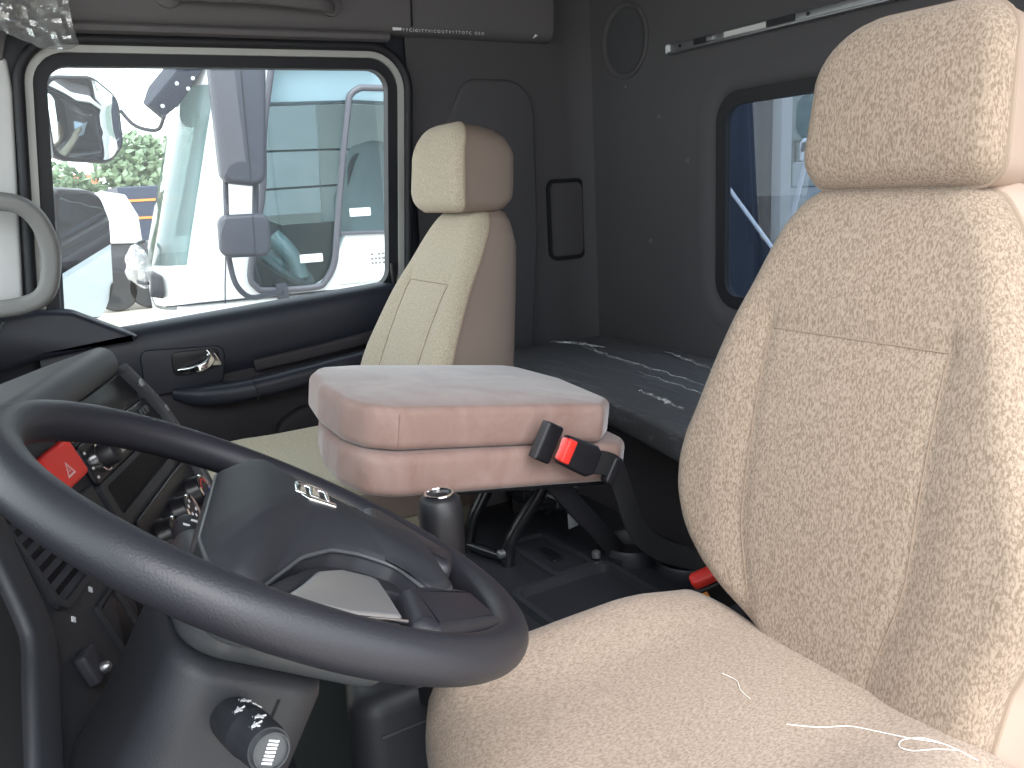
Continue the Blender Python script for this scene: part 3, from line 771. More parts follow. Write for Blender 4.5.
# ------------------------------------------------------------------ folded middle seat
ms = thing('folded_middle_seat', 'folded pink velvet middle seat with its backrest flat on top of its cushion', 'seat', (.12, -.6, .5))
nrm = V((0, -.151, .989)).normalized(); ey = V((0, .989, .151)).normalized()
mf = frame((0, -.42, .853), (1, 0, 0), ey, nrm)     # a = x, b = along the slope towards the front
def plan(pts): return [(x, (y + .42) / .989) for x, y in pts]
up = rpoly(plan([(.325, -.50), (.300, -.425), (.235, -.392), (.12, -.372), (0, -.368), (-.052, -.385), (-.075, -.425), (-.088, -.64), (-.100, -.762), (-.05, -.812), (.15, -.850), (.32, -.835)]), [.06, .05, .06, .12, .08, .04, .03, .1, .018, .04, .06, .05], 6)
slab(up, -.060, .004, mf, .014, 5, bulge=.006, rings=4).build('backrest', M['velvet'], ms, auto=70)
lowp = rpoly(plan([(.325, -.52), (.290, -.440), (.215, -.405), (.10, -.375), (0, -.366), (-.065, -.382), (-.088, -.42), (-.096, -.68), (-.104, -.800), (-.06, -.845), (.15, -.875), (.31, -.87)]), [.06, .05, .06, .12, .08, .04, .03, .1, .03, .05, .06, .05], 6)
slab(lowp, -.126, -.062, mf, .016, 5).build('seat_cushion', M['velvet'], ms, auto=70)
for h0, h1 in ((-.052, -.006), (-.118, -.07)):
    sweep([mf(-.0735, -.006, h0), mf(-.074, -.006, h1)], circ(.0012, 6)).build('seam', M['seamdark'], ms)
slab(rpoly(plan([(.29, -.50), (-.05, -.50), (-.07, -.82), (.29, -.84)]), .02), -.140, -.124, mf, .003).build('seat_plate', M['black'], ms)
# tube frame legs
tube([(.045, -.760, .705), (.052, -.738, .635), (.068, -.690, .56), (.072, -.672, .530), (.072, -.666, .505), (.072, -.665, .49)], .0125, None, 12, smooth=6).build('leg', M['tube'], ms)
tube([(.160, -.720, .71), (.165, -.690, .62), (.168, -.655, .56), (.168, -.642, .530), (.168, -.636, .505), (.168, -.635, .49)], .0125, None, 12, smooth=6).build('leg', M['tube'], ms)
tube([(.072, -.664, .503), (.168, -.634, .503)], .010, None, 10).build('cross_bar', M['tube'], ms)
sweep([(-.05, -.680, .69), (-.03, -.835, .505)], rect(.034, .012, .003), None, (1, 0, 0)).build('strut', M['black'], ms)
slab(rpoly([(-.06, -.79), (.0, -.79), (.0, -.86), (-.06, -.86)], .01), .49, .505, frame((0, 0, 0), (1, 0, 0), (0, 1, 0), (0, 0, 1)), .002).build('foot_plate', M['black'], ms)
for p in ((.072, -.652, .515), (-.025, -.79, .512)): lathe([(.008, -.006), (.008, .004), (.004, .007), (.0001, .007)], frame(p, (1, 0, 0), (0, 0, 1), (0, 1, 0)) if p[0] > 0 else frame(p, (1, 0, 0), (0, 1, 0), (0, 0, 1)), 10).build('bolt', M['alu'], ms)

# ------------------------------------------------------------------ seat belt with buckle on the folded seat
sb = thing('seat_belt', 'black lap belt with red buckle button hanging on the side of the folded pink seat', 'seat belt', (-.12, -.75, .5))
P0 = V((-.124, -.634, .775)); ez = V((-1, 0, 0))
ex = V((0, -.86, -.51)).normalized(); ey_ = V((0, -.51, .86)).normalized()
bfm = frame(P0, ex, ey_, ez)    # a along the belt towards the rear, b across, h towards the driver seat
slab(rpoly([(-.014, -.030), (.016, -.030), (.016, .030), (-.014, .030)], .005), -.010, .010, bfm, .004).build('tongue_grip', M['gloss'], sb)
slab(rpoly([(-.016, -.029), (-.011, -.029), (-.011, .029), (-.016, .029)], .002), -.008, .011, bfm, .002).build('tongue_edge', M['hood'], sb)
slab(rpoly([(.014, -.018), (.036, -.018), (.036, .018), (.014, .018)], .003), -.002, .004, bfm, .001).build('tongue_plate', M['chrome'], sb)
bk = slab(rpoly([(.030, -.023), (.090, -.026), (.102, -.018), (.102, .018), (.090, .026), (.030, .023)], .007), -.009, .012, bfm, .006).build('buckle_body', M['black'], sb)
slab(rpoly([(.029, -.019), (.046, -.019), (.046, .019), (.029, .019)], .003), -.004, .0150, bfm, .003).build('release_button', M['red'], bk)
pth = catmull([bfm(.095, 0, .002), bfm(.120, .006, .007), bfm(.142, .002, .006), V((-.125, -.775, .665)), V((-.125, -.803, .59)), V((-.135, -.845, .545)), V((-.17, -.905, .520)), V((-.225, -.94, .508))], 8)
sweep(pth, rect(.004, .038, .0015), None, ey_).build('belt_webbing', M['webbing'], sb)
slab(rpoly([(.128, -.022), (.146, -.024), (.146, .024), (.128, .022)], .006), -.006, .013, bfm, .004).build('webbing_sleeve', M['black'], sb)

# red driver side buckle by the driver cushion
rb = thing('driver_belt_buckle', 'red topped belt buckle tucked between driver seat cushion and backrest', 'seat belt', (-.255, -.80, .5))
c0 = V((-.280, -.812, .566))
ba_ = V((-.45, -.74, .40)).normalized(); bh_ = V((-.45, .25, .85)); bh_ = (bh_ - ba_ * bh_.dot(ba_)).normalized(); bb_ = bh_.cross(ba_)
bfr = frame(c0, ba_, bb_, bh_)
slab(rpoly([(-.028, -.010), (.028, -.010), (.028, .012), (-.028, .012)], .008), -.012, .010, bfr, .006).build('release_button', M['red'], rb)
slab(rpoly([(-.03, -.014), (.03, -.014), (.03, .014), (-.03, .014)], .006), -.10, -.012, bfr, .004).build('buckle_body', M['black'], rb)
slab([(-.032, -.030), (-.012, -.030), (-.012, -.016), (-.032, -.016)], -.03, -.012, bfr).build('orange_tag', M['orange'], rb)
tube([c0 + V((.01, -.01, -.08)), c0 + V((.02, -.0, -.2)), c0 + V((.03, .02, -.34))], .010, None, 8, smooth=4).build('buckle_stalk', M['black'], rb)

# ================================================================== dashboard
ph_, pd_, pn_ = V((.927, -.375, 0)), V((-.128, -.317, -.94)), V((.352, .871, -.342))
pp0 = V((0, -.144, .772))
pf = lambda u, v, t=0.0: pp0 + ph_ * u + pd_ * v - pn_ * t      # u along the panel, v down, t out of the panel
db = thing('dashboard', 'dark grey dashboard with radio slot and vents in front of the steering wheel', 'dashboard', (0, .2, .2))
# main body under the windshield
prof = [(.50, .945), (.34, .93), (.22, .915), (.17, .90), (.15, .875), (.16, .80), (.20, .62), (.24, .45), (.5, .40)]
v = []; f = []; m_ = len(prof)
for x in (-1.02, .955): v += [(x, y, z) for y, z in prof]
for k in range(m_ - 1): f.append((k, k + 1, m_ + k + 1, m_ + k))
f += [tuple(range(m_)), tuple(range(m_, 2 * m_))]
link_mesh('dash_body', v, f, M['hood'], db, auto=35)
# centre stack
poly = rpoly([(-.62, -.188), (.002, -.188), (.060, -.100), (.064, .030), (.022, .105), (-.02, .22), (-.20, .42), (-.62, .42)], [.01, .015, .03, .04, .05, .05, .03, .01], 5)
slab(poly, -.30, 0, pf, .008, 3, bottomR=0).build('center_stack', M['dash'], db)
edge = [(.000, -.186), (.056, -.100), (.061, .030), (.020, .103), (-.03, .22)]
sweep(catmull([pf(u, v_, .003) for u, v_ in edge], 8), rpoly([(-.008, -.010), (.008, -.010), (.008, .012), (-.008, .012)], .004, 3), None, -pn_).build('stack_edge_trim', M['hood'], db)
for u, v_ in ((.016, -.160), (.052, -.112)): slab(rpoly([(u - .006, v_ - .004), (u + .004, v_ - .004), (u + .007, v_ + .006), (u - .003, v_ + .006)], .002), .010, .0155, pf, .001, 2).build('trim_clip', M['alu'], db)
# hood over the stack and the instruments
hp = rpoly([(-.75, -.42), (.06, -.42), (.012, .012), (-.25, .035), (-.45, .06), (-.75, .06)], [.01, .05, .045, .2, .1, .01], 8)
hfr = lambda a, b, h=0: pf(a, -h, b)
slab(hp, .184, .224, hfr, .018, 6, bulge=.014, rings=4).build('instrument_hood', M['hood'], db, auto=70)
slab(rpoly([(-.24, -.182), (-.005, -.182), (.030, -.145), (-.24, -.150)], .008), -.001, .003, pf, .001, 2).build('storage_slot', M['gloss'], db)
# radio
rd = slab(rpoly([(-.222, -.146), (.022, -.140), (.046, -.098), (-.222, -.100)], .006), 0, .006, pf, .002, 2).build('radio', M['gloss'], db)
kn = lathe([(.0155, 0), (.0155, .003), (.013, .004), (.0125, .018), (.0105, .020), (.0001, .020)], lambda a, b, h=0: pf(-.186 + a, -.121 + b, .006 + h), 28).build('volume_knob', M['black'], rd)
lathe([(.0165, 0), (.0165, .004), (.0148, .0045), (.0148, 0)], lambda a, b, h=0: pf(-.186 + a, -.121 + b, .006 + h), 28, capb=False, capt=False).build('knob_ring', M['chrome'], rd)
slab(rpoly([(-.158, -.138), (-.118, -.138), (-.118, -.122), (-.158, -.122)], .002), .005, .0068, pf).build('radio_display', plain('lcd_grey', (.16, .17, .15, 1), .3), rd)
for k in range(6):
    u = -.155 + .021 * k
    slab(rpoly([(u, -.116), (u + .017, -.116), (u + .017, -.108), (u, -.108)], .002), .005, .0085, pf, .001, 2).build('radio_button', M['silver'] if k in (0, 1) else M['dash'], rd)
for u, v_ in ((-.213, -.136), (-.213, -.118), (-.213, -.107)): slab(rpoly([(u - .002, v_ - .0015), (u + .002, v_ - .0015), (u + .002, v_ + .0015), (u - .002, v_ + .0015)], .0005), .005, .0068, pf).build('radio_mark', M['pillar'], rd)
for k in range(3): slab(rpoly([(-.02 + k * .012, -.132), (-.011 + k * .012, -.132), (-.011 + k * .012, -.122), (-.02 + k * .012, -.122)], .001), .005, .008, pf, .001, 2).build('radio_button', M['dash'], rd)
# open slot below the radio
ringplate(rpoly([(-.222, -.100), (.050, -.094), (.058, -.048), (-.222, -.048)], .006), rpoly([(-.208, -.093), (.028, -.089), (.036, -.058), (-.208, -.058)], .004), pf, 0, .006).build('slot_surround', M['dash'], db)
slab(rpoly([(-.210, -.094), (.030, -.090), (.038, -.056), (-.210, -.056)], .004), -.001, .0015, pf).build('slot_shade', M['recess_dark'], db)  # flat dark plate painted for the shaded inside of the slot
# climate controls
slab(rpoly([(-.195, -.040), (.050, -.040), (.046, .038), (-.195, .038)], .012), 0, .005, pf, .002, 2).build('climate_panel', M['gloss'], db)
for u, kind in ((-.147, 0), (-.076, 1), (.0, 2)):
    kb = lathe([(.0225, 0), (.0225, .004), (.0200, .007), (.0190, .017), (.0175, .019), (.0001, .019)], lambda a, b, h=0: pf(u + a, b, .005 + h), 36).build('climate_knob', M['gloss'], db)
    lathe([(.0188, .0165), (.0196, .0190), (.0180, .0205), (.0150, .0195), (.0150, .018)], lambda a, b, h=0: pf(u + a, b, .005 + h), 36, capb=False, capt=False).build('chrome_ring', M['chrome'], kb)
    if kind == 2:
        mb = MB()
        def arc(a0, a1, nm, mt):
            P = [(.012 * math.cos(a0 + (a1 - a0) * k / 10), .012 * math.sin(a0 + (a1 - a0) * k / 10)) for k in range(11)]
            sweep([pf(u + a, b, .0246) for a, b in P], rect(.0025, .0006), None, -pn_).build(nm, mt, kb)
        arc(.3, 2.9, 'cold_mark', M['blueprint']); arc(3.4, 6.0, 'warm_mark', M['redprint'])
    elif kind == 1:
        for q in range(5):
            a_ = .5 + q * 1.1
            slab(rpoly([(u + .010 * math.cos(a_) - .002, .010 * math.sin(a_) - .002), (u + .010 * math.cos(a_) + .002, .010 * math.sin(a_) - .002), (u + .010 * math.cos(a_) + .002, .010 * math.sin(a_) + .002), (u + .010 * math.cos(a_) - .002, .010 * math.sin(a_) + .002)], .0006), .0238, .0246, pf).build('knob_mark', M['paper'], kb)
    else:
        for q in range(3):
            a_ = .4 + q * PI * 2 / 3
            sweep([pf(u, 0, .0246), pf(u + .007 * math.cos(a_), .007 * math.sin(a_), .0246)], rect(.0025, .0006), None, -pn_).build('fan_mark', M['paper'], kb)
# hazard switch
hz = slab(rpoly([(-.318, -.162), (-.241, -.162), (-.237, -.120), (-.314, -.120)], .006), 0, .014, pf, .005, 4).build('hazard_switch', M['red'], db)
T = [(-.287, -.130), (-.277, -.145), (-.267, -.130)]
Ti = offset(ccw(T), .0022); To = ccw(T)
for k, (a, b_) in enumerate(((To, Ti), (offset(ccw(T), .0045), offset(ccw(T), .0058)))):
    v = [pf(*p, .0144) for p in a] + [pf(*p, .0144) for p in b_]
    link_mesh('warning_triangle', v, [(i, (i + 1) % 3, 3 + (i + 1) % 3, 3 + i) for i in range(3)], plain('pale_pink', (.85, .55, .55, 1), .6) if k == 0 else M['pillar'], hz, False)
for k in range(2):
    u = -.307 + k * .039
    slab(rpoly([(u, -.108), (u + .034, -.108), (u + .034, -.066), (u, -.066)], .004), 0, .006, pf, .003, 3).build('blank_switch', M['dash'], db)
# air vent
vp = rpoly([(-.404, -.150), (-.338, -.150), (-.332, -.050), (-.398, -.050)], .010)
vt = ringplate(offset(ccw(vp), -.006), vp, pf, -.01, .008).build('vent_frame', M['dash'], db)
slab(vp, -.006, .001, pf).build('vent_back', M['recess_dark'], vt)
for k in range(8):
    v0 = -.142 + k * .0125
    sweep([pf(-.402, v0, .001), pf(-.335, v0, .001)], [(-.0045, -.004), (.0045, .001), (.0045, .003), (-.0045, -.002)], None, -pn_).build('vent_slat', M['dashlow'], vt)
slab(rpoly([(-.366, -.104), (-.356, -.104), (-.356, -.094), (-.366, -.094)], .002), 0, .010, pf, .002, 2).build('vent_tab', M['silver'], vt)
for u, v_ in ((-.336, -.034), (-.386, -.030)): slab([(u - .0035, v_), (u, v_ - .0035), (u + .0035, v_), (u, v_ + .0035)], 0, .0012, pf).build('indicator_mark', M['paper'], db)
# switch bank and key pocket
for k in range(2):
    u = -.345 + k * .05
    ringplate(rpoly([(u - .004, -.020), (u + .044, -.020), (u + .044, .035), (u - .004, .035)], .005), rpoly([(u, -.016), (u + .040, -.016), (u + .040, .031), (u, .031)], .004), pf, 0, .004).build('switch_surround', M['dash'], db)
    slab(rpoly([(u + .001, -.015), (u + .039, -.015), (u + .039, .030), (u + .001, .030)], .004), 0, .003, pf, .002, 2).build('rocker_switch', M['gloss'], db)
hk = slab(rpoly([(-.424, -.008), (-.398, -.008), (-.398, .022), (-.424, .022)], .004), 0, .012, pf, .004).build('bonnet_latch', M['dashlow'], db)
lathe([(.005, 0), (.005, .004), (.0025, .007), (.0001, .007)], lambda a, b, h=0: pf(-.409 + a, .014 + b, .012 + h), 12).build('latch_pin', M['alu'], hk)
slab(rpoly([(-.475, .035), (-.405, .035), (-.405, .20), (-.475, .20)], [.03, .03, .01, .01], 6), -.001, .003, pf, .001).build('pocket', M['recess_dark'], db)
slab(rpoly([(-.615, -.175), (-.435, -.175), (-.46, -.06), (-.49, -.03), (-.58, .035), (-.615, .05)], .01), -.002, .002, pf, .001).build('knee_panel', M['matt'], db)
# raised knee rail that bends downwards
sweep(catmull([pf(-.410, -.185, .002), pf(-.428, -.12, .003), pf(-.444, -.062, .004), pf(-.458, -.040, .004), pf(-.485, -.018, .004), pf(-.53, .020, .003), pf(-.61, .09, .0)], 8), rpoly([(-.018, -.012), (.018, -.012), (.018, .008), (-.018, .008)], .007, 4), None, -pn_).build('knee_rail', M['dash'], db)
# side vent on the passenger end
sv_ = slab(rpoly([(.60, .055), (.88, .035), (.88, .12), (.60, .13)], .02), .905, .925, frame((0, 0, 0), (1, 0, 0), (0, 1, 0), (0, .08, 1)), .006).build('side_vent', M['dash'], db)
for k in range(4): sweep([(.62, .062 + k * .017, .9335), (.86, .046 + k * .019, .9325)], rect(.006, .004), None).build('vent_slat', M['gloss'], sv_)

# ------------------------------------------------------------------ steering wheel
sw = thing('steering_wheel', 'large black leather steering wheel in front of the driver seat', 'steering wheel', (-.504, -.139, .899))
wc, wa, wb, wn_ = V((-.504, -.139, .899)), V((.999, 0, .036)), V((-.019, .854, .520)), V((-.031, -.521, .853))
wfz = lambda a, b, h=0.0: wc + wa * a + wb * b + wn_ * h
RR = .2016
rim = [wfz(RR * math.cos(2 * PI * k / 128), RR * math.sin(2 * PI * k / 128)) for k in range(128)]
sweep(rim, circ(.0168, 20, .0168), None, wn_, True).build('rim', M['leather'], sw, auto=80)
_t = math.radians(-16)                      # the wheel stands turned a little
wra, wrb = wa * math.cos(_t) + wb * math.sin(_t), wb * math.cos(_t) - wa * math.sin(_t)
wz = lambda a, b, h=0.0: wc + wra * a + wrb * b + wn_ * h
def mir(P): return P + [(-a, b) for a, b in reversed(P)]
hubp = rpoly(mir([(.08, .055), (.15, .045), (.194, .036), (.194, .004), (.140, -.018), (.088, -.050), (.060, -.10), (.045, -.138)]), .02, 5)
hb = slab(hubp, -.026, -.004, wz, .008, 4, bottomR=.010).build('hub_cover', M['hub'], sw)
lathe([(.040, -.085), (.045, -.045)], lambda a, b, h=0: wz(a, b - .02, h), 36).build('hub_boss', M['dash'], sw)
for s in (1, -1):
    P = [(s * .052, -.118), (s * .092, -.088), (s * .150, -.088), (s * .163, -.105), (s * .085, -.176), (s * .030, -.160)]
    slab(rpoly(P, .008), -.030, .016, wz, .010, 5).build('lower_spoke', M['leather'], sw)
    P = [(s * .189, .004), (s * .149, -.011), (s * .109, -.024), (s * .086, -.042), (s * .073, -.074), (s * .106, -.079), (s * .146, -.083), (s * .172, -.045)]
    slab(rpoly(P, .008), -.01, .0105, wz, .005, 4).build('silver_insert', M['silver'], sw)
    e = [(s * .1835, -.012), (s * .1735, -.045), (s * .1475, -.0845)]
    sweep(catmull([wz(a, b, .0085) for a, b in e], 6), circ(.0016, 8), None, wn_).build('insert_edge', M['chrome'], sw)
    P = [(s * .155, .006), (s * .128, -.004), (s * .088, -.022), (s * .060, -.045), (s * .050, -.065), (s * .046, -.095), (s * .070, -.100), (s * .078, -.070), (s * .090, -.040), (s * .110, -.022), (s * .160, -.004)]
    slab(rpoly(P, .003), -.01, .0035, wz, .002, 2).build('spoke_recess', M['pad'], sw)
# airbag pad
half = [(.10, .053), (.140, .045), (.163, .029), (.159, .013), (.132, .004), (.092, -.013), (.063, -.036), (.049, -.060), (.045, -.088), (.064, -.103), (.074, -.113), (.055, -.138)]
hr_ = [.03, .02, .012, .01, .03, .05, .03, .03, .02, .015, .01, .03]
pd2 = ccw(rpoly(mir(half), hr_ + hr_[::-1], 6))
def hedge(a, b): return .003 + .015 * (1 - smooth(.05, .145, abs(a))) * smooth(.05, -.01, b)
n_ = len(pd2); K = 16; v = []; f = []
for k in range(K + 1):
    s = 1 - k / K
    for a, b in pd2:
        h0 = hedge(a, b); x_, y_ = a * s, -.022 + (b + .022) * s; q = min(1, dist_poly(x_, y_, pd2) / .05)
        v.append(wz(x_, y_, h0 + (.036 - h0) * (1 - (1 - q) ** 2.2)))
for k in range(K):
    for i in range(n_): f.append((k * n_ + i, k * n_ + (i + 1) % n_, (k + 1) * n_ + (i + 1) % n_, (k + 1) * n_ + i))
b0 = len(v); v += [wz(a, b, -.015) for a, b in pd2]
for i in range(n_): f.append((i, b0 + i, b0 + (i + 1) % n_, (i + 1) % n_))
pad = link_mesh('airbag_pad', v, f, M['pad'], sw, auto=60)
import bmesh
bm_ = bmesh.new(); bm_.from_mesh(pad.data)
inner_ = [q for q in bm_.verts if dist_poly((q.co - wc).dot(wra), (q.co - wc).dot(wrb), pd2) > .003]
for _i in range(10): bmesh.ops.smooth_vert(bm_, verts=inner_, factor=.5, use_axis_x=True, use_axis_y=True, use_axis_z=True)
bm_.to_mesh(pad.data); bm_.free()
tube([wz(a * 1.004, b * 1.004, hedge(a, b) - .003) for a, b in pd2], .0018, n=8, closed=True).build('pad_seam', M['hub'], pad)
# emblem
em = lambda a, b, h=0.0: wz(a * 1.25, b * 1.45 - .018, .0325 + h)
eo = [(.022 * math.cos(2 * PI * k / 40), .0165 * math.sin(2 * PI * k / 40)) for k in range(40)]
slab(eo, -.002, .0022, em, .0008, 2).build('emblem_base', M['gloss'], pad)
eb = MB()
for P in ([(-.0220, .004), (-.0160, .010), (-.0095, -.0115), (-.0155, -.0115)], [(.0100, .0120), (.0165, .0110), (.0220, -.004), (.0155, -.0095)],
          [(-.014, .0122), (.011, .0122), (.013, .0062), (-.0130, .0058)], [(-.0125, .0040), (.0135, .0035), (.0150, -.0022), (-.0108, -.0020)], [(-.009, -.0055), (.0145, -.0058), (.0150, -.0080), (-.0085, -.0080)]):
    slab(rpoly(P, .0012, 3), 0.001, .0048, em, .0011, 3, mb=eb)
eb.build('emblem', M['chrome'], pad)

# ------------------------------------------------------------------ column shroud with stalks
cs = thing('stalk_cowl', 'black moulded steering column shroud under the wheel', 'cowl', (-.48, .1, .5))
def csec(hw, b0, b1, D, r=.03):
    return [wfz(a, b, -D) for a, b in rpoly([(-hw, b0), (hw, b0), (hw, b1), (-hw, b1)], r, 6)]
secs = [csec(.052, -.056, .038, .086, .025), csec(.067, -.068, .050, .089, .030), csec(.071, -.072, .054, .100, .032), csec(.072, -.074, .053, .15, .033), csec(.074, -.076, .056, .22, .034), csec(.077, -.082, .072, .32, .036), csec(.08, -.09, .085, .50, .04)]
m_ = len(secs[0]); v = [p for s in secs for p in s]; f = [tuple(range(m_)), tuple((len(secs) - 1) * m_ + i for i in range(m_))]
for k in range(len(secs) - 1):
    for i in range(m_): f.append((k * m_ + i, k * m_ + (i + 1) % m_, (k + 1) * m_ + (i + 1) % m_, (k + 1) * m_ + i))
link_mesh('shroud', v, f, M['dash'], cs, auto=60)
slab(rpoly([(-.076, -.12), (.076, -.12), (.072, .055), (-.072, .055)], .035, 6), -.084, -.034, wfz, .012, 4).build('switch_housing', M['hub'], cs)
sweep([wfz(-.0712, -.030, -.102), wfz(-.0722, -.032, -.15), wfz(-.0745, -.04, -.23)], rect(.0018, .002), None, wn_).build('shroud_split', M['matt'], cs)
mb = ringplate(rpoly([(-.02, -.26), (.05, -.26), (.05, -.19), (-.02, -.19)], .018, 6), rpoly([(-.013, -.253), (.043, -.253), (.043, -.197), (-.013, -.197)], .013, 6), lambda a, b, h=0: wfz(-.0745 - h, a, b), 0, .006)
mb.build('adjuster_surround', M['gloss'], cs)
# left stalk with round switch head
s0 = V((-.556, -.075, .790)); s1 = V((-.650, -.087, .810))
sd = (s1 - s0).normalized(); su = (wn_ - sd * wn_.dot(sd)).normalized(); sr = sd.cross(su)
sf_ = lambda a, b, h=0: s0 + sr * a + su * b + sd * h
L = (s1 - s0).length
st = lathe([(.009, -.03), (.010, 0), (.0130, .006), (.0152, .018), (.0162, .040), (.0164, .056)], sf_, 32).build('light_stalk', M['dash'], cs)
lathe([(.0163, .0565), (.0163, .060), (.0156, .061), (.0153, .080), (.0140, .092)], sf_, 32).build('stalk_sleeve', M['dash'], st)
lathe([(.0130, .090), (.0130, L - .006), (.0118, L), (.0112, L), (.0109, L - .0025), (.0001, L - .002)], sf_, 32).build('end_cap', M['hub'], st)
for k in range(7): slab(rpoly([(-.0035, -.008 + k * .0023), (.0035, -.0085 + k * .0023), (.0035, -.0072 + k * .0023), (-.0035, -.0066 + k * .0023)], .0003, 2), L - .002, L - .0016, sf_).build('cap_print', M['white'], st)
def on_stalk(h, ang, r):      # little printed symbols around the stalk
    o = sf_(r * math.sin(ang), r * math.cos(ang), h); rad = (o - sf_(0, 0, h)).normalized(); tan = rad.cross(sd)
    return lambda a, b, t=0: o + tan * a + sd * b + rad * t
for (h, ang, r) in ((.034, .15, .0161), (.050, .75, .0164), (.072, .35, .0154), (.082, .75, .0149), (.040, -.25, .0163)):
    fr_ = on_stalk(h, ang, r); mb = MB()
    slab([(.0025 * math.cos(2 * PI * k / 12), .0022 * math.sin(2 * PI * k / 12)) for k in range(12)], -.0005, .0004, fr_, mb=mb)
    for q in range(5):
        a_ = q * 1.25
        slab(rpoly([(.0032 * math.cos(a_) - .0006, .0032 * math.sin(a_) - .0006), (.0045 * math.cos(a_) + .0006, .0045 * math.sin(a_) - .0006), (.0045 * math.cos(a_) + .0006, .0045 * math.sin(a_) + .0006), (.0032 * math.cos(a_) - .0006, .0032 * math.sin(a_) + .0006)], .0002, 2), -.0005, .0004, fr_, mb=mb)
    mb.build('symbol', M['white'], st)
# right stalk
r0 = wfz(.05, .02, -.075); r1 = V((-.362, -.092, .866))
rd_ = (r1 - r0).normalized(); ru = (wn_ - rd_ * wn_.dot(rd_)).normalized(); rr_ = rd_.cross(ru)
rs = lathe([(.009, 0), (.010, .05), (.0125, .060), (.0130, .084), (.0105, .093), (.0001, .094)], lambda a, b, h=0: r0 + rr_ * a + ru * b + rd_ * h, 24).build('wiper_stalk', M['dash'], cs)
for q, hh in ((-.5, .070), (.1, .078), (.5, .068)):
    o = r0 + rr_ * (.0130 * math.sin(q)) + ru * (.0130 * math.cos(q)) + rd_ * hh
    slab(rpoly([(-.004, -.0012), (.004, -.0012), (.004, .0012), (-.004, .0012)], .0004, 2), -.0005, .0006, frame(o, rr_, rd_, (o - (r0 + rd_ * hh)).normalized())).build('symbol', M['white'], rs)

# ------------------------------------------------------------------ centre console, gear lever
cn = thing('center_console', 'low black plastic console with cup holders between the two front seats', 'console', (.04, -.6, .2))
XY = frame((0, 0, 0), (1, 0, 0), (0, 1, 0), (0, 0, 1))
slab(rpoly([(-.20, -.265), (-.20, -.985), (.29, -.985), (.29, -.42)], [.04, .02, .02, .06], 6), .20, .49, XY, .02).build('console_body', M['console'], cn)
slab(rpoly([(-.225, -.262), (-.225, -.47), (-.09, -.47), (-.09, -.30)], .035, 6), .20, .520, XY, .025, 5).build('gear_base', M['dash'], cn)
tube([(-.2252, -.30, .47), (-.2252, -.36, .47), (-.2252, -.45, .470)], .0025, None, 6).build('base_seam', M['hub'], cn)
def cup(x, y, r, h):
    mb = MB(); lathe([(r + .007, .489), (r + .007, .49 + h - .004), (r + .004, .49 + h), (r, .49 + h - .003), (r - .004, .492), (.0001, .492)], frame((x, y, 0), (1, 0, 0), (0, 1, 0), (0, 0, 1)), 36, mb); return mb
cup(-.03, -.865, .048, .028).build('cup_holder', M['console'], cn)
cup(-.128, -.905, .044, .020).build('cup_holder', M['console'], cn)
ringplate(rpoly([(-.03, -.70), (.15, -.70), (.15, -.79), (-.03, -.79)], .012), rpoly([(-.02, -.71), (.14, -.71), (.14, -.78), (-.02, -.78)], .010), XY, .489, .498).build('tray', M['dash'], cn)
ringplate(rpoly([(-.20, -.60), (-.04, -.60), (-.04, -.80), (-.20, -.80)], .02), rpoly([(-.19, -.61), (-.05, -.61), (-.05, -.79), (-.19, -.79)], .016), XY, .489, .506).build('side_tray', M['dash'], cn)
slab(rpoly([(.03, -.735), (.09, -.735), (.09, -.76), (.03, -.76)], .004), .489, .494, XY, .002).build('socket_lid', M['gloss'], cn)
gl = thing('gear_lever', 'black gear lever knob with a chrome ring cap standing under the folded pink seat', 'gear lever', (-.215, -.40, .51))
gf = frame((-.222, -.412, .50), (1, 0, 0), (0, 1, 0), (-.02, .02, 1))
lathe([(.055, 0), (.050, .03), (.036, .06), (.040, .075), (.026, .10), (.029, .115), (.018, .14)], gf, 28).build('boot', M['rubber'], gl)
lathe([(.016, .12), (.021, .16), (.0265, .19), (.028, .225), (.0288, .252), (.0258, .272), (.018, .279), (.0001, .280)], gf, 32).build('knob', M['black'], gl)
lathe([(.0170, .2785), (.0190, .2795), (.0185, .2810), (.0160, .2810), (.0155, .2795)], gf, 32, capb=False, capt=False).build('chrome_ring', M['chrome'], gl)
slab(rpoly([(-.008, -.027), (.010, -.027), (.010, -.020), (-.008, -.020)], .002), .212, .218, gf, .002, 2).build('splitter_switch', M['gloss'], gl)

# ------------------------------------------------------------------ bunk behind the seats
bu = thing('bunk_bed', 'dark bunk mattress still wrapped in clear plastic along the rear wall', 'bed', (0, -1.3, .2))
mp_ = rpoly([(-.96, -.985), (0, -.995), (.25, -1.040), (.50, -1.085), (.90, -1.12), (.90, -1.500), (-.96, -1.500)], [.03, .3, .2, .2, .03, .03, .03], 5)
slab(mp_, .628, .694, XY, .014, 5, bulge=.010, rings=5).build('mattress', M['mattress'], bu, auto=70)
slab([(-.96, -1.05), (.90, -1.15), (.90, -1.50), (-.96, -1.50)], .20, .627, XY).build('bunk_box', M['walldark'], bu, False)
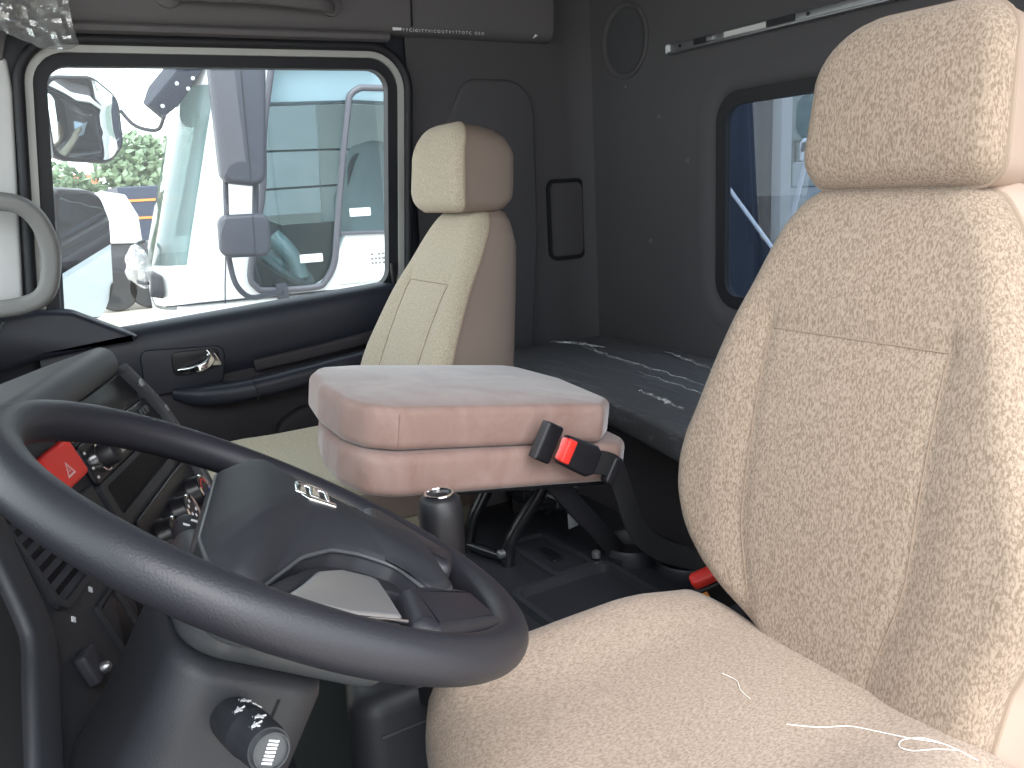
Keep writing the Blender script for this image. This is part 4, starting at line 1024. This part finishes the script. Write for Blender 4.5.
# folds in the wrapping film
ff_ = MB()
for (x0, y0, x1, y1, h) in ((.02, -1.17, .42, -1.235, .006), (.10, -1.235, .60, -1.30, .005), (.45, -1.27, .85, -1.34, .005), (.05, -1.08, .26, -1.12, .005), (.70, -1.36, .885, -1.30, .008), (.25, -1.36, .55, -1.44, .004)):
    P = []
    for k in range(13):
        t = k / 12; P.append(V((x0 + (x1 - x0) * t + .01 * math.sin(k * 1.9), y0 + (y1 - y0) * t + .006 * math.sin(k * 2.7 + x0 * 9), .7015 + .003 * math.sin(PI * t))))
    sweep(P, [(-.0025, -.003), (.0, h * .25), (.0025, -.003)], ff_, (0, 0, 1), scale=lambda t: .3 + math.sin(PI * t))
ff_.build('wrapping_fold', film('bunk_film', .5, .5, .15, .25, (.55, .56, .6, 1), 60), bu)
# crumpled edges of the film near the side wall
def crumple(name, cx, cy, cz, sx, sy, sz, mat, parent, seed=0, nu=40, nv=24, amp=.35, fq=6):
    v = []; f = []
    for i in range(nv + 1):
        th = PI * i / nv
        for k in range(nu):
            ph = 2 * PI * k / nu
            d = V((math.sin(th) * math.cos(ph), math.sin(th) * math.sin(ph), math.cos(th)))
            q = 1 + amp * (mnoise.noise(d * 1.7 + V((seed, 0, 0))) + .5 * abs(mnoise.noise(d * fq * .7 + V((0, seed, 0)))) + .3 * abs(mnoise.noise(d * fq * 1.7 + V((0, 0, seed)))) )
            v.append((cx + d.x * sx * q, cy + d.y * sy * q, cz + d.z * sz * q))
    for i in range(nv):
        for k in range(nu): f.append((i * nu + k, i * nu + (k + 1) % nu, (i + 1) * nu + (k + 1) % nu, (i + 1) * nu + k))
    return link_mesh(name, v, f, mat, parent, auto=25)
bg_ = crumple('crumpled_bag', .30, -.85, .575, .17, .05, .075, M['darkfilm'], None, 3.1, 64, 40, .30, 9)
tag(bg_, 'crumpled dark plastic bag lying on the console below the folded pink seat', 'bag')
pt_ = slab(rpoly([(-.010, -.022), (.010, -.020), (.012, .020), (-.008, .022)], .002), 0, .0015, frame((.045, -.79, .553), V((-.42, -.78, .30)).normalized(), V((-.35, .30, .85)).normalized(), V((-.85, .42, .38)).normalized()), 0).build('paper_tag', M['paper'], None)
tag(pt_, 'small white paper tag on the dark plastic bag under the folded seat', 'tag')

# ------------------------------------------------------------------ plastic film at the top of the pillar
pf_ = thing('plastic_wrap', 'crumpled clear plastic film hanging at the top of the windshield pillar', 'plastic film', (.90, -.03, 1.54))
v = []; f = []; nu, nv = 36, 26
for j in range(nv + 1):
    for i in range(nu + 1):
        a = i / nu; b = j / nv
        y = .16 - .33 * a - .03 * b * (a - .5); z = 1.63 - .155 * b + .025 * (a - .4) * b - .02 * math.sin(a * 9) * b
        n1 = mnoise.noise(V((y * 14, z * 14, 1.3))); n2 = abs(mnoise.noise(V((y * 38, z * 30, 4.2))))
        v.append((.895 + .022 * n1 + .024 * n2 - .02 * math.sin(PI * a) * b, y + .01 * n1, z + .012 * n2 * b))
for j in range(nv):
    for i in range(nu): f.append((j * (nu + 1) + i, j * (nu + 1) + i + 1, (j + 1) * (nu + 1) + i + 1, (j + 1) * (nu + 1) + i))
link_mesh('film_sheet', v, f, M['film'], pf_, auto=20)
crumple('film_bundle', .885, .03, 1.555, .03, .07, .05, M['film'], pf_, 1.7, 40, 26, .35, 9)

# ================================================================== outside the cab
gr = struct('ground_outside', (0, 0, -1.1))
v = []; f = []
box((-40, -60, -1.2), (120, 60, -1.1)).build('yard_ground', M['ground'], gr, False)

# ------------------------------------------------------------------ own mirrors on the passenger side
def mirror_frame(c, n):
    n = V(n).normalized(); u = V((0, 0, 1)).cross(n).normalized(); w_ = n.cross(u)
    return frame(c, u, w_, n)
om = thing('convex_mirror', 'rounded convex mirror on the right front of the cab, above the tall side mirror', 'mirror', (1.25, -.19, 1.36))
mfr = mirror_frame((1.25, -.196, 1.364), (-.88, -.46, -.06))
mo = ccw(rpoly([(-.095, -.095), (.060, -.105), (.105, -.060), (.105, .060), (.040, .108), (-.095, .100)], [.045, .05, .05, .05, .05, .05], 8))
slab(mo, -.075, .002, mfr, .012, 4, bottomR=.05).build('mirror_housing', M['darkmir'], om)
mi = offset(mo, .008); n_ = len(mi); v = []; f = []; K = 10
for k in range(K + 1):
    s = 1 - k / K
    for a, b in mi: v.append(mfr(a * s, b * s, .001 + .018 * (1 - s * s)))
for k in range(K):
    for i in range(n_): f.append((k * n_ + i, k * n_ + (i + 1) % n_, (k + 1) * n_ + (i + 1) % n_, (k + 1) * n_ + i))
link_mesh('convex_glass', v, f, M['mirror'], om, auto=80)
slab(rpoly([(-.128, -.09), (-.088, -.10), (-.088, .108), (-.128, .10)], .015), -.06, .004, mfr, .008).build('housing_edge', M['paint'], om)
tube([mfr(-.07, .09, -.03), V((1.20, -.06, 1.50)), V((1.10, .10, 1.56)), V((1.04, .22, 1.57))], .012, None, 10, smooth=5).build('mirror_arm', M['darkmir'], om)
mm = thing('side_mirror', 'tall rectangular side mirror on the right of the cab showing the white door', 'mirror', (1.25, -.14, 1.04))
mn = V((-.88, -.47, -.21))
mfr2 = mirror_frame((1.25, -.146, 1.04), mn)
mo = ccw(rpoly([(-.070, -.160), (.045, -.180), (.082, -.10), (.078, .08), (.050, .155), (-.070, .165)], [.03, .03, .04, .05, .05, .03], 8))
slab(mo, -.09, .002, mfr2, .014, 4, bottomR=.05).build('mirror_housing', M['darkmir'], mm)
slab(offset(mo, .008), .001, .004, mfr2).build('mirror_glass', M['mirror'], mm, False)
slab(rpoly([(-.100, -.155), (-.066, -.165), (-.066, .172), (-.100, .165)], .015), -.08, .006, mfr2, .01).build('housing_edge', M['mirrorgrey'], mm)
tube([mfr2(-.05, .15, -.05), V((1.15, .02, 1.22)), V((1.06, .12, 1.23))], .012, None, 10, smooth=4).build('mirror_arm', M['darkmir'], mm)
tube([mfr2(-.05, -.15, -.05), V((1.15, .0, .86)), V((1.06, .08, .84))], .012, None, 10, smooth=4).build('mirror_arm', M['darkmir'], mm)

# ------------------------------------------------------------------ the white truck alongside
nt_ = thing('white_truck', 'white truck cab parked right alongside, seen through the passenger window', 'truck', (2.6, -.5, -1.1))
ya = math.radians(8)
nS = V((-math.sin(ya), -math.cos(ya), 0)); nF = V((math.cos(ya), -math.sin(ya), 0)); nP = V((2.6, -.5, 0))
nf = lambda s, z, o=0.0: nP + nS * s + V((0, 0, z)) - nF * o      # o = out of the side, towards our cab
WN = [(.56, 1.74), (.475, 1.40), (.44, 1.18), (.352, .86), (.372, .778), (.42, .766), (.62, .762), (.675, .79), (.722, .86), (.785, .985), (1.32, .965), (1.32, 1.74)]
win_n = rpoly(WN, [.02, 0, 0, .04, .03, .02, .03, .03, .03, .02, .03, .02], 4)
sideo = [(.085, .74), (.105, .90), (.30, 1.588), (.40, 1.98), (1.95, 1.98), (1.95, .74)]
# side panel with the window hole
ringplate(sideo, win_n, nf, -.05, 0, c=(.62, 1.22)).build('cab_side', M['paint'], nt_, False)
slab([(.04, .20), (.05, .73), (1.95, .73), (1.95, .20)], -.04, .0, nf, .01).build('step_panel', M['paint'], nt_)
slab(offset(ccw(win_n), .001), -.030, -.024, nf).build('door_glass', M['glass_nbr'], nt_)
# front corner, windshield and lower nose lofted round the front
def ring(z):
    if z < .9: sA, sF = .085 + (z - .74) * .12, -.045 + max(0, .74 - z) * .02
    else:
        t = (z - .9) / .69; sA = .105 + t * .195; sF = -.035 + t * .215
    P = []
    for k in range(9):
        q = PI / 2 * k / 8; P.append((sF + (sA - sF) * (1 - math.sin(q)), .26 * (1 - math.cos(q))))
    P += [(sF - .02, .7), (sF - .03, 1.05), (sF - .02, 1.4)]
    for k in range(9):
        q = PI / 2 * (1 - k / 8); P.append((sF + (sA - sF) * (1 - math.sin(q)), 2.1 - .26 * (1 - math.cos(q))))
    return [nf(s, z, -o) for s, o in P]
def loft(zs, name, mat, off=0):
    R_ = [ring(z) for z in zs]; m_ = len(R_[0]); v = [p for r in R_ for p in r]; f = []
    for k in range(len(R_) - 1):
        for i in range(m_ - 1): f.append((k * m_ + i, k * m_ + i + 1, (k + 1) * m_ + i + 1, (k + 1) * m_ + i))
    return link_mesh(name, v, f, mat, nt_)
loft([.90, .98, 1.1, 1.25, 1.4, 1.55, 1.62], 'windshield', M['glass_shield'])
loft([.73, .76, .82, .90], 'nose_panel', M['paint'])
loft([-.55, -.2, .2, .5, .715], 'bumper', M['paint'])
loft([1.62, 1.75, 1.9, 1.98], 'roof_front', M['paint'])
zt = [ring(1.98)[i] for i in range(21)] + [nf(1.95, 1.98, -2.1), nf(1.95, 1.98, 0)]
link_mesh('roof', zt, [tuple(range(len(zt)))], M['paint'], nt_)
# far side: a sill, a window with a grey pane added to dim the sky and roof rail, so that daylight falls through the cab
slab([(.085, .2), (.10, .95), (1.95, .95), (1.95, .2)], -2.1, -2.06, nf).build('far_side', M['paint'], nt_, False)
slab([(1.05, .94), (1.10, 1.99), (1.95, 1.99), (1.95, .94)], -2.1, -2.06, nf).build('far_quarter', M['paint'], nt_, False)
box((0, 0, 0), (1, 1, 1))
slab([(.10, .95), (.30, 1.58), (.40, 1.97), (1.20, 1.97), (1.20, .95)], -2.09, -2.07, nf).build('far_window', M['glass_far'], nt_)
bkw = MB(); bkw.add([nf(1.9, .2, -.05), nf(1.9, .2, -2.06), nf(1.9, 1.97, -2.06), nf(1.9, 1.97, -.05), nf(1.95, .2, -.05), nf(1.95, .2, -2.06), nf(1.95, 1.97, -2.06), nf(1.95, 1.97, -.05)],
        [(0, 1, 2, 3), (7, 6, 5, 4), (0, 4, 5, 1), (2, 6, 7, 3), (1, 5, 6, 2), (3, 7, 4, 0)])
inn = plain('other_cab_lining', (.42, .47, .48, 1), .8)
bkw.build('rear_lining', inn, nt_, False)
slab([(.50, 1.548), (.50, 1.90), (1.90, 1.90), (1.90, 1.50), (1.30, 1.515), (1.0, 1.545)], -.16, -.09, nf, .01).build('overhead_shelf', plain('sky_reflection_lining', (.62, .68, .72, 1), .5), nt_)  # pale blue stands in for sky reflected in the door glass
sweep([nf(.505, 1.545, -.085), nf(.9, 1.552, -.085), nf(1.15, 1.535, -.085), nf(1.32, 1.49, -.085)], rect(.012, .016, .004), None).build('shelf_edge', M['darkmir'], nt_)
for z0 in (1.38, 1.18): sweep([nf(.50, z0 + .02, -1.0), nf(1.0, z0 + .03, -1.2), nf(1.6, z0, -1.2)], rect(.01, .012, .003)).build('lining_seam', M['darkmir'], nt_)
sweep(catmull([nf(.95, .95, -.62), nf(.965, 1.28, -.62), nf(1.04, 1.35, -.60), nf(1.18, 1.355, -.58), nf(1.30, 1.30, -.57), nf(1.36, 1.10, -.57)], 6), rect(.012, .03, .004)).build('hatch_rim', M['darkmir'], nt_)
# dark dash, door trim and steering wheel inside
slab([(.16, .55), (.16, .93), (.30, 1.02), (.40, .95), (.44, .60)], -1.9, -.14, nf, .03).build('dash', M['darkmir'], nt_)
slab([(.46, 1.12), (.80, .96), (.80, .5), (.40, .5)], -1.98, -1.92, nf).build('far_door_trim', M['darkmir'], nt_)
slab([(.78, .98), (1.9, .98), (1.9, .3), (.78, .3)], -2.05, -1.98, nf).build('far_door_trim', M['darkmir'], nt_)
wc_ = nf(.53, .865, -.32); wn2 = (V((0, 0, .72)) + nS * .62 - nF * .25).normalized(); wu = wn2.cross(V((0, 0, 1))).normalized(); wv = wn2.cross(wu)
tube([wc_ + wu * (.17 * math.cos(2 * PI * k / 40)) + wv * (.17 * math.sin(2 * PI * k / 40)) for k in range(40)], .016, None, 10, closed=True).build('wheel_rim', plain('teal_rim', (.09, .12, .13, 1), .5), nt_)
slab([(.085 * math.cos(2 * PI * k / 24), .07 * math.sin(2 * PI * k / 24)) for k in range(24)], -.05, .02, frame(wc_, wu, wv, wn2), .02).build('wheel_hub', plain('teal_grey', (.16, .22, .23, 1), .5), nt_)
tube([nf(.50, .98, -.28), nf(.55, .92, -.26), nf(.585, .85, -.25), nf(.60, .78, -.24)], .042, None, 10, smooth=4).build('wrapped_handle', film('teal_film', .6, .3, .25, .5, (.28, .40, .40, 1), 40), nt_)
slab([(-.24 + .48 * 0, 0)] and rpoly([(.90, .5), (.92, 1.14), (1.04, 1.42), (1.16, 1.40), (1.20, .5)], [.02, .05, .06, .06, .02]), -.95, -.50, nf, .05).build('seat_back', plain('grey_cloth', (.22, .25, .26, 1), .9), nt_)
# stickers behind the glass
for s0, z0, w_, o in ((.575, .868, .10, -.020), (.815, 1.055, .095, -.020)):
    slab(rpoly([(s0, z0), (s0 + w_, z0), (s0 + w_, z0 + .036), (s0, z0 + .036)], .003), o - .001, o + .0, nf).build('sticker', M['white'], nt_)
# gaskets
g_ = plain('grey_gasket', (.10, .10, .12, 1), .4)
tube([nf(*p, .012) for p in ((.57, 1.78), (.535, 1.66), (.478, 1.42), (.445, 1.18), (.358, .86), (.372, .785), (.42, .765), (.62, .760), (.672, .785), (.718, .86), (.745, 1.0), (.80, 1.30), (.842, 1.50), (.858, 1.565), (.90, 1.595), (.96, 1.598), (1.34, 1.585))], .0145, None, 10, smooth=6).build('window_gasket', g_, nt_)
sweep([nf(.76, .985, .006), nf(1.34, .965, .006)], rect(.016, .016, .003)).build('sill_strip', g_, nt_)
sweep([nf(.305, 1.20, .001), nf(.245, .80, .001), nf(.236, .725, .001)], rect(.007, .004)).build('door_gap', M['darkmir'], nt_)
sweep([nf(.0, .735, .004), nf(.24, .735, .004), nf(1.9, .735, .004)], rect(.008, .006)).build('lower_gap', M['darkmir'], nt_)
slab(rpoly([(.80, .93), (.75, .80), (.72, .76), (1.6, .76), (1.6, .93)], .03), 0, .008, nf, .006).build('door_swage', M['paint'], nt_)
for k in range(3):
    for q in range(4):
        s0 = .885 + q * .017
        if (k, q) != (0, 1): slab([(s0, .888 - k * .02), (s0 + .012, .888 - k * .02), (s0 + .012, .878 - k * .02), (s0, .878 - k * .02)], .008, .0088, nf).build('door_print', M['grip'], nt_)
# headlamp cluster and wiper bundle at the front corner
slab(rpoly([(.00, .765), (.005, .86), (-.04, .88), (-.055, .78)], .01), -.16, -.02, nf, .01).build('corner_lamp', M['darkmir'], nt_)
tube([nf(-.055, .83, -.10), nf(-.10, .85, -.14), nf(-.085, .98, -.2), nf(-.05, 1.0, -.3)], .008, None, 8, smooth=4).build('wiper_arm', M['darkmir'], nt_)
crumple('wrapped_wiper', *nf(-.085, .90, -.16), .04, .05, .08, M['film'], nt_, 5.5, 24, 16, .4, 8)
slab(rpoly([(.18, .0), (.24, .13), (.205, .20), (.165, .10)], .03), -.30, -.28, lambda a, b, h=0: nf(a, b + 1.18, h), .002).build('mirror_reflection', M['mirrorgrey'], nt_)  # dark shape put in for a mirror's reflection in the windshield
# sun visor, tinted, with pale rivets
v = []; f = []
for k in range(15):
    o = -.0 - 1.25 * k / 14; zr = .17 * smooth(0, .7, k / 14)
    q = min(1, min(k, 14 - k) / 2.5); fw_ = .03 * q
    for (s, z) in ((.105 - fw_, 1.490), (.050 - fw_, 1.545), (.160 - fw_, 1.66), (.235 - fw_, 1.76)): v.append(nf(s + zr * .3, z + zr, o))
    for (s, z) in ((.235 - fw_ + .02, 1.755), (.165 - fw_ + .02, 1.655), (.060 - fw_ + .02, 1.545), (.110 - fw_, 1.494)): v.append(nf(s + zr * .3, z + zr, o))
for k in range(14):
    for i in range(8): f.append((k * 8 + i, k * 8 + (i + 1) % 8, (k + 1) * 8 + (i + 1) % 8, (k + 1) * 8 + i))
f += [tuple(range(8)), tuple(14 * 8 + i for i in range(8))]
link_mesh('sun_visor', v, f, plain('smoked_visor', (.015, .020, .035, 1), .75, spec=.15), nt_, False)
ve = [(.100, 1.495), (.052, 1.545), (.158, 1.655), (.232, 1.757), (.330, 1.757), (.255, 1.655), (.165, 1.545)]
slab(rpoly(ve, .008), -.02, .010, nf, .004).build('visor_end', plain('smoked_visor_end', (.015, .020, .035, 1), .6, spec=.2), nt_)
for s, z in ((.100, 1.535), (.205, 1.60), (.228, 1.64), (.265, 1.70), (.165, 1.62)): lathe([(.008, .008), (.008, .012), (.004, .016), (.0001, .016)], lambda a, b, h=0: nf(s + a, z + b, h), 10).build('visor_rivet', M['paper'], nt_)
# its own mirrors, brackets and posts
mg = thing('other_truck_mirror', 'grey pair of mirror housings on tube brackets of the white truck', 'mirror', tuple(nf(.35, .95, .2)))
big = ccw(rpoly([(.270, 1.665), (.485, 1.70), (.425, 1.197), (.262, 1.222)], [.035, .035, .05, .05], 8))
slab(big, .20, .34, nf, .022, 5).build('upper_housing', M['mirrorgrey'], mg)
sweep([nf(*p, .3405) for p in ((.385, 1.68), (.378, 1.45), (.372, 1.21))], rect(.003, .003)).build('housing_seam', M['darkmir'], mg)
small = ccw(rpoly([(.235, 1.100), (.430, 1.098), (.420, .928), (.226, .935)], .040, 8))
slab(small, .20, .30, nf, .018, 5).build('lower_housing', M['mirrorgrey'], mg)
sweep([nf(*p, .3005) for p in ((.365, 1.095), (.358, .93))], rect(.003, .003)).build('housing_seam', M['darkmir'], mg)
tube([nf(.284, 1.23, .25), nf(.270, 1.09, .25)], .0105).build('bracket_tube', M['mirrorgrey'], mg)
tube([nf(.396, 1.21, .25), nf(.378, 1.08, .25)], .0125).build('bracket_tube', M['mirrorgrey'], mg)
tube([nf(.258, .945, .25), nf(.272, .83, .24), nf(.322, .765, .20), nf(.40, .757, .12), nf(.465, .757, .05), nf(.48, .757, -.01)], .0115, None, 10, smooth=5).build('bracket_tube', M['mirrorgrey'], mg)
slab(rpoly([(.450, .79), (.500, .79), (.505, .72), (.455, .72)], .006), -.002, .03, nf, .004).build('bracket_foot', M['mirrorgrey'], mg)
tube([nf(.10, 1.50, .01), nf(.075, 1.455, -.06), nf(.03, 1.452, -.06), nf(-.02, 1.475, -.06), nf(-.06, 1.53, -.06)], .008, None, 8, smooth=5).build('visor_tube', M['darkmir'], nt_)
for s0 in (.95,):
    for o in (-.25, -1.85): lathe([(.50, -.13), (.52, -.08), (.52, .08), (.50, .13), (.28, .13), (.25, .06), (.0001, .05)], frame(nf(s0, -.59, o), nS, (0, 0, 1), -nF), 36).build('tyre', M['tyre'], nt_)

# ------------------------------------------------------------------ yard beyond
def tree(x, y, h, r, label, seed):
    rn = random.Random(seed)
    t = thing('tree', label, 'tree', (x, y, -1.1), 'trees beyond the yard')
    tube([(x, y, -1.1), (x + .1, y, -1.1 + h * .35), (x, y + .1, -1.1 + h * .7)], .16, None, 8, smooth=4, scale=lambda q: 1 - .6 * q).build('trunk', M['bark'], t)
    mb = MB()
    for k in range(1300):
        d = V((rn.gauss(0, 1), rn.gauss(0, 1), rn.gauss(0, 1))).normalized() * (rn.random() ** .4)
        c = V((x + d.x * r, y + d.y * r, -1.1 + h * .66 + d.z * h * .36)); s = .10 + .16 * rn.random()
        a = V((rn.gauss(0, 1), rn.gauss(0, 1), rn.gauss(0, 1))).normalized(); b = a.cross(V((rn.random(), rn.random(), 1))).normalized()
        mb.add([c - a * s - b * s * .6, c + a * s - b * s * .6, c + a * s * .7 + b * s * .7, c - a * s * .7 + b * s * .6, c + a.cross(b) * s * .5], [(0, 1, 4), (1, 2, 4), (2, 3, 4), (3, 0, 4), (3, 2, 1, 0)])
    mb.build('crown', M['foliage'], t, False)
tree(38, -4.9, 5.2, 1.7, 'leafy tree beyond the yard, just left of the white truck windshield', 1)
tree(40, -1.6, 4.2, 2.0, 'lower pale green tree seen between the convex mirror and the white truck', 2)
tree(44, -9.0, 6.4, 2.2, 'taller tree whose crown shows behind the white truck windshield', 3)
wb = thing('white_box_truck', 'small white box truck parked far off across the yard', 'truck', (20, -2.0, -1.1))
slab(rpoly([(-1.55, .40), (-1.55, 1.25), (-1.75, 1.52), (-2.25, 1.42), (-2.45, .95), (-2.45, .35)], .08, 4), 19.2, 21.6, frame((0, 0, 0), (0, 1, 0), (0, 0, 1), (1, 0, 0)), .08).build('cab', M['paint'], wb)
slab([(-1.5, -.35), (-1.5, .36), (-2.7, .36), (-2.7, -.35)], 19.4, 21.4, frame((0, 0, 0), (0, 1, 0), (0, 0, 1), (1, 0, 0)), .05).build('chassis', M['darkmir'], wb)
for y in (-1.75, -2.45): lathe([(.42, -.15), (.45, -.1), (.45, .1), (.42, .15), (.2, .15), (.0001, .1)], frame((19.25, y, -.64), (0, 1, 0), (0, 0, 1), (-1, 0, 0)), 24).build('wheel', M['tyre'], wb)
bt = thing('blue_truck', 'dark blue cargo truck with orange lines standing behind the white box truck', 'truck', (24, -3.4, -1.1))
slab([(-2.55, -.2), (-2.55, 1.68), (-4.9, 1.68), (-4.9, -.2)], 23.5, 26.5, frame((0, 0, 0), (0, 1, 0), (0, 0, 1), (1, 0, 0)), .05).build('cargo_bed', M['bluepaint'], bt, False)
for z in (1.28, .82): slab([(-2.6, z), (-2.6, z + .06), (-4.9, z + .06), (-4.9, z)], 23.47, 23.5, frame((0, 0, 0), (0, 1, 0), (0, 0, 1), (1, 0, 0))).build('orange_line', M['orange'], bt, False)
for y in (-2.95, -4.3): lathe([(.42, -.15), (.45, -.1), (.45, .1), (.42, .15), (.2, .15), (.0001, .1)], frame((23.6, y, -.64), (0, 1, 0), (0, 0, 1), (-1, 0, 0)), 24).build('wheel', M['tyre'], bt)
bd = thing('orange_building', 'low building with an orange red wall at the far edge of the yard', 'building', (46, -.5, -1.1))
slab([(3.5, -1.1), (3.5, 2.3), (-3.6, 2.3), (-3.6, -1.1)], 45, 50, frame((0, 0, 0), (0, 1, 0), (0, 0, 1), (1, 0, 0)), 0).build('walls', M['concrete'], bd, False)
slab([(3.9, 2.3), (3.9, 3.1), (-4.0, 2.75), (-4.0, 2.3)], 44.6, 50.4, frame((0, 0, 0), (0, 1, 0), (0, 0, 1), (1, 0, 0)), 0).build('roof_band', M['brickroof'], bd, False)

# ------------------------------------------------------------------ behind the rear window
rp_ = thing('trailer_front', 'dark navy trailer bulkhead close behind the rear window', 'trailer', (1.9, -2.65, -.5))
box((1.305, -2.68, -.6), (3.4, -2.64, 2.3)).build('bulkhead', M['navy'], rp_, False)
for k in range(5): box((1.34 + k * .4, -2.64, -.6), (1.40 + k * .4, -2.61, 2.3)).build('stiffener', M['navy'], rp_, False)
for i, (a, b, lab) in enumerate((((1.56, -2.59, 1.19), (.55, -2.59, .185), 'white rope running diagonally down across the rear window'), ((1.030, -2.56, 1.23), (1.17, -2.56, .73), 'short white rope beside the driver headrest seen through the rear window'))):
    tag(tube([a, b], .0085, None, 8).build('rope', M['white']), lab, 'rope')
tag(box((-2, -18, -1.1), (22, -17.6, 4.6)).build('greenery_backdrop', M['greenery'], None, False), 'grey green backdrop slab standing in for hills and trees far behind the truck, seen through the rear window', 'wall', kind='thing')  # slab raised to close off bright sky, stands for hills and trees
fb = MB()
for k in range(44): tube([(11.5 + k * .16, -17.3, -1.1), (11.5 + k * .16, -17.3, 1.9)], .025, fb, 6)
for z in (-.6, 1.85): tube([(11.4, -17.3, z), (18.6, -17.3, z)], .03, fb, 6)
tag(fb.build('metal_fence', M['darkmir'], None), 'dark bar fence in front of the grey green backdrop behind the truck', 'fence')
tag(slab([(1.250, -.6), (1.300, -.6), (1.300, 2.2), (1.250, 2.2)], -2.72, -2.66, frame((0, 0, 0), (1, 0, 0), (0, 0, 1), (0, 1, 0)), .004).build('pale_post', M['paleframe'], None), 'pale upright post beside the navy bulkhead behind the rear window', 'post')
pk = thing('white_van', 'tiny white van standing by the fence behind the truck', 'van', (7.6, -10.6, .3))
slab(rpoly([(7.62, 1.28), (7.93, 1.28), (7.93, 1.55), (7.86, 1.62), (7.66, 1.62), (7.62, 1.45)], .03), -11.6, -10.5, frame((0, 0, 0), (1, 0, 0), (0, 0, 1), (0, 1, 0)), .04).build('body', M['paint'], pk)
slab(rpoly([(7.66, 1.42), (7.89, 1.42), (7.86, 1.56), (7.69, 1.56)], .02), -10.5, -10.49, frame((0, 0, 0), (1, 0, 0), (0, 0, 1), (0, 1, 0))).build('windshield', M['darkmir'], pk)
slab(rpoly([(7.5, .9), (8.0, .9), (8.0, 1.27), (7.5, 1.27)], .03), -11.7, -10.45, frame((0, 0, 0), (1, 0, 0), (0, 0, 1), (0, 1, 0)), .02).build('flatbed', M['concrete'], pk)
box((7.45, -11.8, -1.1), (8.05, -10.4, .89)).build('ramp', M['concrete'], pk, False)
